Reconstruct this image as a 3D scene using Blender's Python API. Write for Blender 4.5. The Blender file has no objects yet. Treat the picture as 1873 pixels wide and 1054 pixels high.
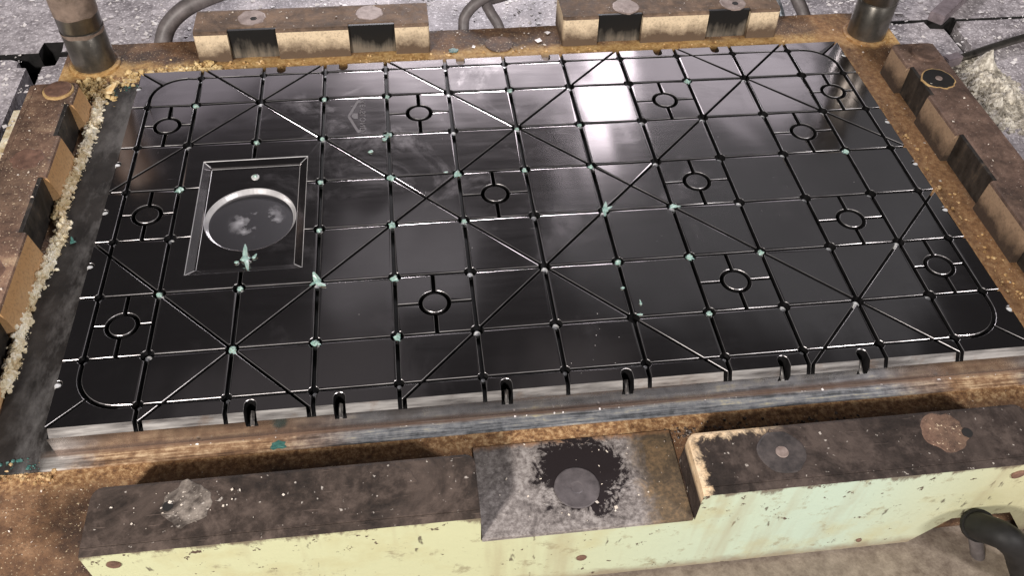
import bpy, bmesh, math, random
from mathutils import Vector, Matrix, geometry, noise as mnoise
random.seed(7)
sc = bpy.context.scene
COL = sc.collection
PI = math.pi

# ------------------------------------------------------------------ camera
RC = ((0.9924171821795551, -0.1200191806299375, 0.02652419264934005),
      (-0.07212465496458757, -0.7433510226041853, -0.665001722807564),
      (0.09952974761858921, 0.6580460876501792, -0.7463706692151999))
cam_d = bpy.data.cameras.new("camera")
cam = bpy.data.objects.new("camera", cam_d)
COL.objects.link(cam)
M = Matrix.Identity(4)
for i in range(3):
    M[i][0] = RC[0][i]; M[i][1] = -RC[1][i]; M[i][2] = -RC[2][i]
M.translation = (-0.16196228, -0.93685826, 0.85376162)
cam.matrix_world = M
cam_d.sensor_width = 36.0
cam_d.lens = 1598.89 / 1873.0 * 36.0
cam_d.clip_start = 0.01
cam_d.clip_end = 200
sc.camera = cam

# ------------------------------------------------------------------ world, lamps, exposure
w = bpy.data.worlds.new("World"); sc.world = w; w.use_nodes = True
bg = w.node_tree.nodes["Background"]
bg.inputs[0].default_value = (0.95, 0.90, 0.93, 1); bg.inputs[1].default_value = 0.036

def lamp(name, loc, target, size, power, color, size_y=None):
    d = bpy.data.lights.new(name, 'AREA'); d.energy = power; d.color = color
    d.shape = 'RECTANGLE'; d.size = size; d.size_y = size_y or size
    o = bpy.data.objects.new(name, d); COL.objects.link(o)
    o.location = loc
    o.rotation_euler = (Vector(target) - Vector(loc)).to_track_quat('-Z', 'Y').to_euler()
    return o
lamp("lamp_front_key", (-1.85, -2.75, 2.05), (0, 0, 0), 0.36, 172, (1.0, 0.93, 0.87))
lamp("lamp_front_fill", (2.05, -2.6, 1.95), (0, 0, 0), 0.42, 92, (1.0, 0.95, 0.93))
lamp("lamp_back_window", (1.45, 5.0, 3.55), (0.4, 0, 0.0), 0.36, 5.2, (1.0, 0.93, 1.0), 0.9)
lamp("lamp_back_skylight", (1.25, 5.3, 3.25), (0.4, 0, 0.0), 4.0, 10, (0.98, 0.91, 1.0), .9)
lamp("lamp_back_left_skylight", (-1.7, 5.6, 3.2), (-.2, 0, 0.0), 1.7, 2.6, (0.97, 0.9, 1.0), 0.9)
lamp("lamp_right_skylight", (3.2, 5.4, 4.9), (0.4, 0, 0.0), 3.8, 4.6, (0.94, 0.96, 1.0), 3.2)
lamp("lamp_added_reflection", (-1.4, 3.4, 5.6), (-.3, 0, 0), 2.2, .65, (1.0, 0.93, 0.95), 1.1)  # dim lamps added out of view for smoky tones in the plate's reflection
lamp("lamp_added_reflection", (0.9, 2.7, 5.4), (.1, 0, 0), 0.9, .42, (1.0, 0.92, 0.92), 1.8)
lamp("lamp_added_reflection", (-.3, 4.6, 5.0), (0, 0, 0), 1.3, .8, (0.97, 0.95, 1.0), 0.8)
lamp("lamp_added_bed_fill", (0.2, 4.6, 2.0), (0, 0.6, 0.0), 1.6, 130, (1.0, 0.95, 0.99), 0.5)  # added lamp to brighten the bed, set too low to mirror in the plate

sc.view_settings.view_transform = 'Standard'
sc.view_settings.look = 'None'
sc.view_settings.exposure = 0.0
sc.view_settings.gamma = 1.0
sc.cycles.use_denoising = True
sc.cycles.max_bounces = 6

# ------------------------------------------------------------------ helpers
def empty(name, loc, label, cat, group=None):
    o = bpy.data.objects.new(name, None); COL.objects.link(o)
    o.empty_display_size = 0.05
    o.location = loc; o['label'] = label; o['category'] = cat
    if group: o['group'] = group
    return o

def link(name, me, m, parent=None, off=(0, 0, 0)):
    """Mesh vertices are in world coordinates; off is the parent's world origin."""
    if m is not None:
        for k in (m if isinstance(m, (list, tuple)) else [m]):
            me.materials.append(k)
    o = bpy.data.objects.new(name, me); COL.objects.link(o)
    if parent:
        o.parent = parent
        o.location = (-off[0], -off[1], -off[2])
    return o

def tag(o, label, cat, group=None, kind=None):
    if label: o['label'] = label
    if cat: o['category'] = cat
    if group: o['group'] = group
    if kind: o['kind'] = kind
    return o

def mesh(name, V, F, smooth=False, mi=None):
    me = bpy.data.meshes.new(name)
    me.from_pydata([tuple(v) for v in V], [], F)
    me.update()
    if mi:
        me.polygons.foreach_set('material_index', mi)
    if smooth:
        me.polygons.foreach_set('use_smooth', [True] * len(me.polygons))
    return me

def bm_mesh(name, bm, smooth=False):
    bmesh.ops.recalc_face_normals(bm, faces=bm.faces)
    me = bpy.data.meshes.new(name); bm.to_mesh(me); bm.free()
    if smooth:
        me.polygons.foreach_set('use_smooth', [True] * len(me.polygons))
    return me

def prism(name, poly, z0, z1, bevel=0.0):
    bm = bmesh.new()
    a = [bm.verts.new((x, y, z0)) for x, y in poly]
    b = [bm.verts.new((x, y, z1)) for x, y in poly]
    n = len(poly)
    bm.faces.new(a[::-1]); top = bm.faces.new(b)
    for i in range(n):
        bm.faces.new((a[i], a[(i + 1) % n], b[(i + 1) % n], b[i]))
    if bevel:
        es = [e for e in bm.edges if e.verts[0] in b or e.verts[1] in b]
        bmesh.ops.bevel(bm, geom=es, offset=bevel, segments=2, affect='EDGES', profile=0.6)
    return bm_mesh(name, bm)

def circle(cx, cy, r, n, a0=0.0):
    return [(cx + r * math.cos(a0 + 2 * PI * i / n), cy + r * math.sin(a0 + 2 * PI * i / n)) for i in range(n)]

def lathe(name, prof, cx, cy, n=28, rough=0.0, smooth=False):
    """prof: list of (r, z) from the outside bottom to the centre top."""
    V, F = [], []
    for i in range(n):
        a = 2 * PI * i / n
        for r, z in prof:
            rr = r * (1 + rough * mnoise.noise(Vector((math.cos(a) * 2.3 + cx * 31, math.sin(a) * 2.3 + cy * 17, r * 40))))
            V.append((cx + rr * math.cos(a), cy + rr * math.sin(a), z))
    k = len(prof)
    for i in range(n):
        j = (i + 1) % n
        for q in range(k - 1):
            F.append((i * k + q, j * k + q, j * k + q + 1, i * k + q + 1))
    F.append(tuple(i * k + k - 1 for i in range(n)))
    return mesh(name, V, F, smooth)

def tube(name, pts, r, n=14, caps=True):
    P = []
    pts = [Vector(p) for p in pts]
    ext = [pts[0] * 2 - pts[1]] + pts + [pts[-1] * 2 - pts[-2]]
    for i in range(1, len(ext) - 2):
        for s in range(8):
            t = s / 8
            p0, p1, p2, p3 = ext[i - 1:i + 3]
            P.append(0.5 * ((2 * p1) + (p2 - p0) * t + (2 * p0 - 5 * p1 + 4 * p2 - p3) * t * t + (3 * p1 - p0 - 3 * p2 + p3) * t ** 3))
    P.append(pts[-1])
    V, F = [], []
    up = Vector((0.13, 0.21, 0.97))
    for i, p in enumerate(P):
        d = (P[min(i + 1, len(P) - 1)] - P[max(i - 1, 0)]).normalized()
        s = d.cross(up).normalized(); u = s.cross(d).normalized(); up = u
        for k in range(n):
            a = 2 * PI * k / n
            V.append(p + (s * math.cos(a) + u * math.sin(a)) * r)
    for i in range(len(P) - 1):
        for k in range(n):
            F.append((i * n + k, i * n + (k + 1) % n, (i + 1) * n + (k + 1) % n, (i + 1) * n + k))
    if caps:
        F.append(tuple(range(n))[::-1]); F.append(tuple((len(P) - 1) * n + k for k in range(n)))
    return mesh(name, V, F, True)

ICO_V, ICO_F = [], []
def _ico():
    bm = bmesh.new(); bmesh.ops.create_icosphere(bm, subdivisions=1, radius=1)
    bm.verts.index_update()
    v = [x.co.copy() for x in bm.verts]; f = [tuple(q.index for q in x.verts) for x in bm.faces]; bm.free()
    return v, f
ICO_V, ICO_F = _ico()
def _ico2():
    bm = bmesh.new(); bmesh.ops.create_icosphere(bm, subdivisions=2, radius=1)
    bm.verts.index_update()
    v = [x.co.copy() for x in bm.verts]; f = [tuple(q.index for q in x.verts) for x in bm.faces]; bm.free()
    return v, f
ICO2_V, ICO2_F = _ico2()

def add_lump(V, F, c, s, jit=0.35, rnd=random, fine=False):
    b = len(V); q = rnd.random() * 9
    rot = Matrix.Rotation(rnd.random() * 6.28, 3, 'Z') @ Matrix.Rotation(rnd.random() * 6.28, 3, 'X')
    for v in (ICO2_V if fine else ICO_V):
        k = 1 + jit * (rnd.random() - 0.5) * 2
        p = rot @ (v * k)
        V.append((c[0] + p.x * s[0], c[1] + p.y * s[1], c[2] + p.z * s[2]))
    F.extend(tuple(b + i for i in f) for f in (ICO2_F if fine else ICO_F))

def add_chip(V, F, c, s, rnd=random):
    """a small bent flake: two triangles or a quad, tilted."""
    b = len(V); a = rnd.random() * 6.28
    ca, sa = math.cos(a), math.sin(a)
    e = s * (0.35 + rnd.random() * 0.9)
    for (x, y, z) in ((-s, -e * .7, 0), (s * .8, -e, .35 * s * rnd.random()), (s, e * .6, .8 * s * rnd.random()), (-s * .6, e, .5 * s * rnd.random())):
        V.append((c[0] + x * ca - y * sa, c[1] + x * sa + y * ca, c[2] + z + .0003))
    F.append((b, b + 1, b + 2)); F.append((b, b + 2, b + 3))

# ------------------------------------------------------------------ material helpers
class NT:
    def __init__(s, name):
        s.m = bpy.data.materials.new(name); s.m.use_nodes = True
        s.t = s.m.node_tree; s.n = s.t.nodes; s.b = s.n["Principled BSDF"]
        s.co = s.n.new("ShaderNodeTexCoord").outputs["Object"]
    def link(s, a, b): s.t.links.new(a, b)
    def put(s, sock, v):
        if hasattr(v, 'is_output'): s.link(v, sock)
        elif isinstance(v, (tuple, list)) and len(v) == 3 and sock.type == 'RGBA': sock.default_value = (*v, 1)
        else: sock.default_value = v
    def map(s, scale=(1, 1, 1), rot=(0, 0, 0), loc=(0, 0, 0)):
        n = s.n.new("ShaderNodeMapping"); s.link(s.co, n.inputs[0])
        n.inputs['Scale'].default_value = scale; n.inputs['Rotation'].default_value = rot; n.inputs['Location'].default_value = loc
        return n.outputs[0]
    def noise(s, scale, detail=6, rough=0.6, vec=None, dist=0.0):
        n = s.n.new("ShaderNodeTexNoise"); s.link(vec or s.co, n.inputs['Vector'])
        n.inputs['Scale'].default_value = scale; n.inputs['Detail'].default_value = detail
        n.inputs['Roughness'].default_value = rough; n.inputs['Distortion'].default_value = dist
        return n.outputs['Fac']
    def voro(s, scale, vec=None, feature='F1', out='Distance'):
        n = s.n.new("ShaderNodeTexVoronoi"); n.feature = feature
        s.link(vec or s.co, n.inputs['Vector']); n.inputs['Scale'].default_value = scale
        return n.outputs[out]
    def ramp(s, f, stops):
        n = s.n.new("ShaderNodeValToRGB"); e = n.color_ramp.elements
        while len(e) < len(stops): e.new(0.5)
        for k, (p, c) in enumerate(stops):
            e[k].position = p
            e[k].color = (c, c, c, 1) if isinstance(c, (int, float)) else (*c, 1)
        s.link(f, n.inputs[0]); return n.outputs[0]
    def mix(s, f, a, b, mode='MIX'):
        n = s.n.new("ShaderNodeMix"); n.data_type = 'RGBA'; n.blend_type = mode
        s.put(n.inputs[0], f); s.put(n.inputs[6], a); s.put(n.inputs[7], b)
        return n.outputs[2]
    def math(s, op, a, b=0.0, c=None, clamp=False):
        n = s.n.new("ShaderNodeMath"); n.operation = op; n.use_clamp = clamp
        s.put(n.inputs[0], a); s.put(n.inputs[1], b)
        if c is not None: s.put(n.inputs[2], c)
        return n.outputs[0]
    def xyz(s, vec=None):
        n = s.n.new("ShaderNodeSeparateXYZ"); s.link(vec or s.co, n.inputs[0]); return n.outputs
    def lin(s, v, a, b):
        """clamped 0..1 ramp from v=a to v=b"""
        n = s.n.new("ShaderNodeMapRange"); n.clamp = True
        s.put(n.inputs[0], v); n.inputs[1].default_value = a; n.inputs[2].default_value = b
        return n.outputs[0]
    def bump(s, h, strength=0.4, dist=0.002, normal=None):
        n = s.n.new("ShaderNodeBump"); n.inputs['Strength'].default_value = strength; n.inputs['Distance'].default_value = dist
        s.link(h, n.inputs['Height'])
        if normal: s.link(normal, n.inputs['Normal'])
        return n.outputs[0]
    def set(s, **k):
        for a, v in k.items():
            s.put(s.b.inputs[{'color': 'Base Color', 'metal': 'Metallic', 'rough': 'Roughness', 'normal': 'Normal',
                              'spec': 'Specular IOR Level', 'trans': 'Transmission Weight', 'sss': 'Subsurface Weight', 'ior': 'IOR'}[a]], v)
        return s.m

def m_core():
    t = NT("polished_tool_steel")
    streak = t.noise(9, 5, .6, t.map((1, 9, 1)))
    cloud = t.noise(5, 4, .55)
    smear = t.noise(7, 6, .72, None, .6)
    col = t.mix(t.ramp(cloud, [(.3, 0.0), (.75, 1.0)]), (.34, .315, .315), (.42, .395, .395))
    ro = t.math('ADD', t.math('MULTIPLY', t.ramp(streak, [(.35, 0.0), (.7, 1.0)]), .025), t.math('MULTIPLY', t.ramp(smear, [(.54, 0.0), (.72, 1.0)]), .10))
    # hair scratches from handling, in two directions
    s1 = t.ramp(t.noise(30, 2, .5, t.map((.8, 26, 1), (0, 0, .5))), [(.74, 0.0), (.78, 1.0)])
    s2 = t.ramp(t.noise(30, 2, .5, t.map((24, .9, 1), (0, 0, -.35), (3, 1, 0))), [(.75, 0.0), (.79, 1.0)])
    sc_ = t.math('MULTIPLY', t.math('MAXIMUM', s1, s2), t.ramp(t.noise(4, 3, .6), [(.5, 0.0), (.62, 1.0)]))
    ro = t.math('ADD', t.math('ADD', ro, .115), t.math('MULTIPLY', sc_, .30))
    h = t.noise(3.2, 2, .5, t.map((1.6, .8, 1)), .4)
    n = t.bump(h, .30, .012)
    n = t.bump(t.noise(9, 1, .5, t.map((2.0, .4, 1))), .05, .003, n)
    # every cell was lapped by hand, so each one leans a hair differently
    sn = t.n.new("ShaderNodeVectorMath"); sn.operation = 'FLOOR'; t.link(t.map((10, 10, 0), (0, 0, 0), (5, 4.5, 0)), sn.inputs[0])
    wn = t.n.new("ShaderNodeTexWhiteNoise"); wn.noise_dimensions = '2D'; t.link(sn.outputs[0], wn.inputs[0])
    va = t.n.new("ShaderNodeVectorMath"); va.operation = 'SUBTRACT'; t.link(wn.outputs['Color'], va.inputs[0]); va.inputs[1].default_value = (.5, .5, .5)
    vs = t.n.new("ShaderNodeVectorMath"); vs.operation = 'MULTIPLY_ADD'; t.link(va.outputs[0], vs.inputs[0]); vs.inputs[1].default_value = (.013, .013, 0); t.link(n, vs.inputs[2])
    vn = t.n.new("ShaderNodeVectorMath"); vn.operation = 'NORMALIZE'; t.link(vs.outputs[0], vn.inputs[0])
    return t.set(color=col, metal=1.0, rough=ro, normal=vn.outputs[0])

def m_strip():
    t = NT("ground_chamfer_strip")
    c = t.noise(12, 5, .6, t.map((1, 9, 9))); ru = t.noise(20, 6, .7)
    col = t.mix(t.ramp(ru, [(.56, 0.0), (.70, .7)]), t.ramp(c, [(.38, (.24, .225, .22)), (.62, (.62, .60, .58))]), (.30, .20, .14))
    return t.set(color=col, metal=.72, rough=t.ramp(c, [(.35, .24), (.65, .36)]), normal=t.bump(c, .1, .001))

def m_groove():
    t = NT("machined_groove_steel")
    c = t.noise(40, 4, .6)
    return t.set(color=t.ramp(c, [(.3, (.006, .006, .006)), (.75, (.022, .021, .022))]), metal=.3, rough=.45, spec=.25)

def m_edge():
    t = NT("ground_edge_steel")
    c = t.noise(22, 4, .6)
    return t.set(color=t.ramp(c, [(.35, (.22, .21, .215)), (.65, (.50, .485, .49))]), metal=.8, rough=.34)

def m_wall():
    t = NT("polished_side_wall")
    c = t.noise(9, 5, .6, t.map((1, 6, 12)))
    ru = t.noise(16, 6, .7)
    col = t.mix(t.ramp(ru, [(.56, 0.0), (.74, 1.0)]), t.ramp(c, [(.3, (.19, .175, .17)), (.7, (.33, .305, .295))]), (.18, .155, .14))
    return t.set(color=col, metal=.95, rough=t.ramp(ru, [(.35, .13), (.7, .38)]), normal=t.bump(c, .12, .002))

def m_pin():
    t = NT("ejector_pin_steel")
    c = t.noise(300, 3, .6)
    return t.set(color=t.ramp(c, [(.3, (.46, .47, .47)), (.7, (.84, .85, .85))]), metal=.25, rough=.36)

def m_lip():
    t = NT("lip_glint_steel")
    c = t.noise(18, 3, .6)
    return t.set(color=t.ramp(c, [(.35, (.60, .59, .60)), (.65, (.88, .87, .88))]), metal=.55, rough=.26)  # paler than the plate steel: edge glints put into the colour

def m_logo():
    t = NT("etched_steel")
    c = t.noise(900, 2, .6)
    return t.set(color=t.ramp(c, [(.3, (.11, .10, .105)), (.7, (.21, .20, .206))]), metal=.3, rough=.6, spec=.2)

def m_rust(name, stops, fine=(.06, .035, .025), speck=(.62, .5, .33), speck_at=.74, rough=.72, yellow=None, gran=1.0):
    t = NT(name)
    a = t.noise(6.5, 8, .68, None, .6)
    b = t.noise(46, 6, .7)
    lo_ = t.noise(3.1, 5, .6, None, .8)
    f = t.noise(340, 4, .75)
    fac = t.math('ADD', t.math('MULTIPLY', a, .62), t.math('MULTIPLY', b, .38))
    col = t.ramp(fac, stops)
    col = t.mix(t.ramp(f, [(.30, 1.0), (.5, 0.0)]), col, t.mix(.65, col, fine))
    col = t.mix(t.ramp(lo_, [(.46, 0.0), (.60, .62)]), col, t.ramp(b, [(.4, (.035, .025, .020)), (.6, (.10, .066, .045))]))
    sp = t.noise(330, 2, .5)
    col = t.mix(t.ramp(sp, [(speck_at - .07, 0.0), (speck_at, 1.0)]), col, speck)
    if yellow:
        col = yellow(t, col)
    n = t.bump(b, .35, .004)
    n = t.bump(f, .6 * gran, .0018, n)
    return t.set(color=col, rough=t.ramp(b, [(.3, rough - .16), (.75, rough + .1)]), normal=n, spec=.4)

def base_yellow(t, col):
    x, y, z = t.xyz()
    wob = t.math('ADD', y, t.math('MULTIPLY', t.math('SUBTRACT', t.noise(14, 5, .7), .5), .07))
    # ochre residue behind the core and down its right side, browner film further out
    k = t.math('MULTIPLY', t.lin(wob, .385, .405), t.math('SUBTRACT', 1.0, t.lin(wob, .432, .452)))
    k = t.math('MULTIPLY', k, .85)
    col = t.mix(k, col, t.ramp(t.noise(120, 4, .7), [(.3, (.26, .13, .045)), (.5, (.52, .32, .12)), (.75, (.72, .52, .25))]))
    wx = t.math('ADD', x, t.math('MULTIPLY', t.math('SUBTRACT', t.noise(14, 5, .7), .5), .05))
    k2 = t.math('MULTIPLY', t.lin(wx, .60, .62), t.math('SUBTRACT', 1.0, t.lin(wx, .675, .70)))
    col = t.mix(t.math('MULTIPLY', k2, .7), col, t.ramp(t.noise(90, 5, .75), [(.3, (.13, .06, .025)), (.5, (.34, .18, .075)), (.75, (.60, .40, .20))]))
    wy = t.math('ADD', y, t.math('MULTIPLY', t.math('SUBTRACT', t.noise(30, 5, .75), .5), .030))
    k3 = t.math('MULTIPLY', t.lin(wy, -.402, -.386), t.math('SUBTRACT', 1.0, t.lin(wy, -.37, -.36)))
    col = t.mix(t.math('MULTIPLY', k3, .85), col, t.ramp(t.noise(150, 4, .75), [(.35, (.13, .062, .03)), (.5, (.36, .195, .085)), (.65, (.70, .48, .26))]))
    return col

def m_green():
    t = NT("pale_green_paint")
    x, y, z = t.xyz()
    a = t.noise(9, 6, .65); b = t.noise(30, 6, .7); s = t.noise(55, 3, .6, t.map((1, 1, .35)))
    col = t.mix(t.lin(x, -.1, .25), (.55, .57, .36), (.49, .60, .49))
    col = t.mix(t.math('MULTIPLY', t.lin(x, .30, .5), .75), col, (.55, .50, .28))
    col = t.mix(t.ramp(a, [(.50, 0.0), (.64, .6)]), col, (.48, .45, .25))
    col = t.mix(t.ramp(b, [(.585, 0.0), (.68, .8)]), col, (.30, .27, .17))
    col = t.mix(t.ramp(s, [(.655, 0.0), (.70, .9)]), col, (.10, .085, .06))
    col = t.mix(t.ramp(t.math('ADD', t.math('MULTIPLY', t.math('ADD', z, .165), 14), t.math('MULTIPLY', b, .6)), [(.20, .8), (.45, 0.0)]), col, (.25, .19, .13))
    run = t.noise(16, 4, .65, t.map((1, 1, .10)))
    col = t.mix(t.ramp(run, [(.54, 0.0), (.68, .45)]), col, (.36, .30, .18))
    ch = t.math('ADD', t.noise(70, 4, .7), t.math('MULTIPLY', t.lin(z, -.03, .012), .06))
    col = t.mix(t.ramp(ch, [(.665, 0.0), (.675, 1.0)]), col, (.085, .055, .04))
    gr = t.math('ADD', t.lin(z, -.022, .010), t.math('MULTIPLY', t.math('SUBTRACT', t.noise(26, 6, .7, t.map((1, 1, .35))), .5), 2.6))
    col = t.mix(t.ramp(gr, [(.78, 0.0), (1.0, .85)]), col, (.13, .095, .07))
    return t.set(color=col, rough=t.ramp(b, [(.3, .38), (.7, .6)]), normal=t.bump(t.math('ADD', b, t.math('MULTIPLY', a, .7)), .25, .003), spec=.4)

def m_block_top(name, hi=(.092, .070, .060), lo=(.022, .017, .015), mid=(.040, .030, .026), cream=False, speck=(.55, .5, .45), speck_at=.70):
    t = NT(name)
    a = t.noise(13, 8, .7, None, .8); b = t.noise(75, 6, .7); f = t.noise(300, 3, .7)
    fac = t.math('ADD', t.math('MULTIPLY', a, .6), t.math('MULTIPLY', b, .4))
    col = t.ramp(fac, [(.40, lo), (.5, mid), (.61, hi)])
    big = t.noise(5.5, 6, .7, None, 1.2)
    col = t.mix(t.ramp(big, [(.52, 0.0), (.66, .5)]), col, tuple(q * 1.15 for q in hi))
    col = t.mix(t.ramp(big, [(.36, .7), (.46, 0.0)]), col, tuple(q * .7 for q in lo))
    scr = t.ramp(t.noise(26, 2, .5, t.map((1.2, 22, 1), (0, 0, .25))), [(.70, 0.0), (.74, .5)])
    col = t.mix(scr, col, tuple(q * 1.8 for q in hi))
    sp = t.noise(170, 2, .5)
    col = t.mix(t.ramp(sp, [(speck_at, 0.0), (speck_at + .06, .8)]), col, speck)
    if cream:
        x, y, z = t.xyz()
        wob = t.math('MULTIPLY', t.math('SUBTRACT', t.noise(48, 5, .75, None, .5), .5), .055)
        e1 = t.math('SUBTRACT', 1.0, t.lin(t.math('ADD', x, wob), .124, .134))
        yy = t.math('ADD', y, wob)
        e2 = t.math('MULTIPLY', t.lin(yy, -.441, -.433), t.math('SUBTRACT', 1.0, t.lin(x, .20, .235)))
        k = t.math('MAXIMUM', e1, e2)
        k = t.math('MULTIPLY', k, t.lin(z, -.012, -.002))
        col = t.mix(k, col, t.ramp(b, [(.3, (.62, .43, .25)), (.7, (.88, .70, .48))]))
    n = t.bump(b, .25, .002); n = t.bump(f, .35, .001, n)
    return t.set(color=col, rough=t.ramp(b, [(.3, .55), (.75, .85)]), normal=n, spec=.22)

def m_block_face(name, top, bot, z0=-.042, z1=.004):
    t = NT(name)
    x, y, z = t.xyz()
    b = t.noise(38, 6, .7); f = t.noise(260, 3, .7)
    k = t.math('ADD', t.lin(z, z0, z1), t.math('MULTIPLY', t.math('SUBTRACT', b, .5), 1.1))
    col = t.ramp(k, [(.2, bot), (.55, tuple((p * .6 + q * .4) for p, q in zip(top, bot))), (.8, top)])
    col = t.mix(t.ramp(f, [(.3, .45), (.5, 0.0)]), col, (.10, .07, .045))
    return t.set(color=col, rough=.62, normal=t.bump(f, .4, .0012), spec=.35)

def m_pad():
    t = NT("dark_wear_plate_steel")
    x, y, z = t.xyz()
    s = t.noise(70, 4, .6, t.map((1, 1, .12)))
    k = t.math('ADD', t.math('MULTIPLY', t.lin(z, .004, -.04), .62), t.math('MULTIPLY', t.math('SUBTRACT', t.math('ADD', t.math('MULTIPLY', s, .6), t.math('MULTIPLY', t.noise(15, 4, .6), .6)), .55), 1.7))
    col = t.ramp(k, [(.42, (.017, .017, .017)), (.62, (.11, .10, .085)), (.8, (.22, .19, .15))])
    return t.set(color=col, rough=.45, metal=.3)

def m_pad_dark():
    t = NT("black_wear_plate_steel")
    c = t.noise(26, 6, .7); s_ = t.noise(60, 4, .6, t.map((1, 1, .3)))
    col = t.ramp(t.math('ADD', t.math('MULTIPLY', c, .5), t.math('MULTIPLY', s_, .5)), [(.42, (.014, .013, .012)), (.55, (.045, .040, .036)), (.66, (.12, .09, .065))])
    return t.set(color=col, rough=.5, metal=.2, normal=t.bump(c, .3, .002))

def m_land():
    t = NT("worn_land_steel_with_glare")
    x, y, z = t.xyz()
    b = t.noise(14, 7, .7); f = t.noise(90, 5, .7)
    st = t.noise(11, 6, .7, t.map((1, 22, 1)))
    wob = t.math('MULTIPLY', t.math('SUBTRACT', b, .5), .10)
    xx = t.math('ADD', x, wob)
    dark = t.mix(t.ramp(b, [(.4, 0.0), (.75, 1.0)]), (.016, .014, .013), (.045, .040, .037))
    smear = t.noise(16, 6, .75, t.map((1, .4, 1)))
    near = t.math('MULTIPLY', t.lin(t.math('ADD', x, t.math('MULTIPLY', wob, .5)), -.668, -.605), 1.0)
    dark = t.mix(t.math('MULTIPLY', t.ramp(smear, [(.45, 0.0), (.62, .7)]), near), dark, (.30, .29, .285))
    # front strip
    rust = t.ramp(t.math('ADD', t.math('MULTIPLY', st, .6), t.math('MULTIPLY', f, .4)), [(.40, (.13, .075, .045)), (.5, (.34, .205, .115)), (.60, (.74, .56, .36))])
    blue = t.ramp(t.math('ADD', t.math('MULTIPLY', st, .7), t.math('MULTIPLY', f, .3)), [(.40, (.10, .11, .12)), (.48, (.27, .29, .32)), (.56, (.46, .48, .50)), (.62, (.74, .70, .50))])
    kb = t.math('MULTIPLY', t.lin(xx, -.36, -.24), t.math('SUBTRACT', 1.0, t.lin(xx, .40, .50)))
    kb = t.math('MAXIMUM', kb, t.lin(xx, .57, .62))
    kb = t.math('MAXIMUM', kb, t.math('SUBTRACT', 1.0, t.lin(xx, -.60, -.54)))
    strip = t.mix(kb, rust, blue)
    strip = t.mix(t.math('SUBTRACT', 1.0, t.lin(xx, -.60, -.55)), strip, t.ramp(st, [(.38, (.52, .49, .46)), (.6, (.92, .89, .85))]))  # near-white left end: lamp glare at that corner put into the colour
    brown = t.math('MULTIPLY', t.lin(t.math('ADD', y, t.math('MULTIPLY', wob, .06)), -.3575, -.3535), .8)
    strip = t.mix(brown, strip, (.20, .125, .085))
    ks = t.math('MULTIPLY', t.math('SUBTRACT', 1.0, t.lin(t.math('ADD', y, t.math('MULTIPLY', wob, .05)), -.352, -.345)), t.lin(t.math('ADD', x, t.math('MULTIPLY', wob, .3)), -.612, -.595))
    # rust creeping over the right and the back of the land
    kr = t.math('MAXIMUM', t.lin(t.math('ADD', x, t.math('MULTIPLY', wob, .7)), .607, .62), t.lin(t.math('ADD', y, t.math('MULTIPLY', wob, .9)), .372, .395))
    col = t.mix(ks, dark, strip)
    col = t.mix(kr, col, t.ramp(f, [(.3, (.10, .05, .025)), (.5, (.30, .16, .065)), (.72, (.55, .36, .17))]))
    met = t.math('MULTIPLY', t.math('SUBTRACT', 1.0, kr), t.math('ADD', .35, t.math('MULTIPLY', t.math('MULTIPLY', ks, kb), .35)))
    ro = t.math('ADD', .36, t.math('MULTIPLY', b, .3))
    return t.set(color=col, metal=met, rough=ro, normal=t.bump(f, .3, .0012))

def m_simple(name, stops, scale, rough=.6, metal=0.0, bump=.3, bd=.001, **k):
    t = NT(name); c = t.noise(scale, 5, .68)
    return t.set(color=t.ramp(c, stops), rough=rough, metal=metal, normal=t.bump(c, bump, bd), **k)

def m_bed():
    t = NT("dusty_press_bed_steel")
    x, y, z = t.xyz()
    a = t.noise(7, 7, .7); b = t.noise(60, 6, .75); s = t.noise(150, 3, .65)
    col = t.ramp(t.math('ADD', t.math('MULTIPLY', a, .5), t.math('MULTIPLY', b, .5)), [(.40, (.19, .17, .18)), (.5, (.37, .34, .355)), (.60, (.62, .58, .60))])
    col = t.mix(t.ramp(s, [(.55, 0.0), (.63, .9)]), col, (.80, .76, .78))
    col = t.mix(t.math('SUBTRACT', 1.0, t.lin(y, -.50, -.30)), col, t.ramp(b, [(.35, (.16, .125, .10)), (.65, (.30, .25, .20))]))
    return t.set(color=col, rough=t.ramp(b, [(.3, .4), (.7, .7)]), metal=.15, normal=t.bump(s, .5, .002))

def m_flake():
    t = NT("pale_green_plastic")
    c = t.noise(160, 3, .6)
    return t.set(color=t.ramp(c, [(.3, (.19, .325, .28)), (.7, (.42, .55, .505))]), rough=.35, sss=.15, spec=.6)

def m_grease():
    t = NT("dried_grease_crumbs")
    c = t.noise(40, 5, .7); d = t.noise(9, 4, .6)
    col = t.ramp(c, [(.36, (.46, .35, .19)), (.5, (.78, .69, .50)), (.62, (.92, .88, .76))])
    col = t.mix(t.ramp(d, [(.45, 0.0), (.68, .55)]), col, (.50, .33, .12))
    return t.set(color=col, rough=.55, sss=.05, normal=t.bump(c, .4, .002))

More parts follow.
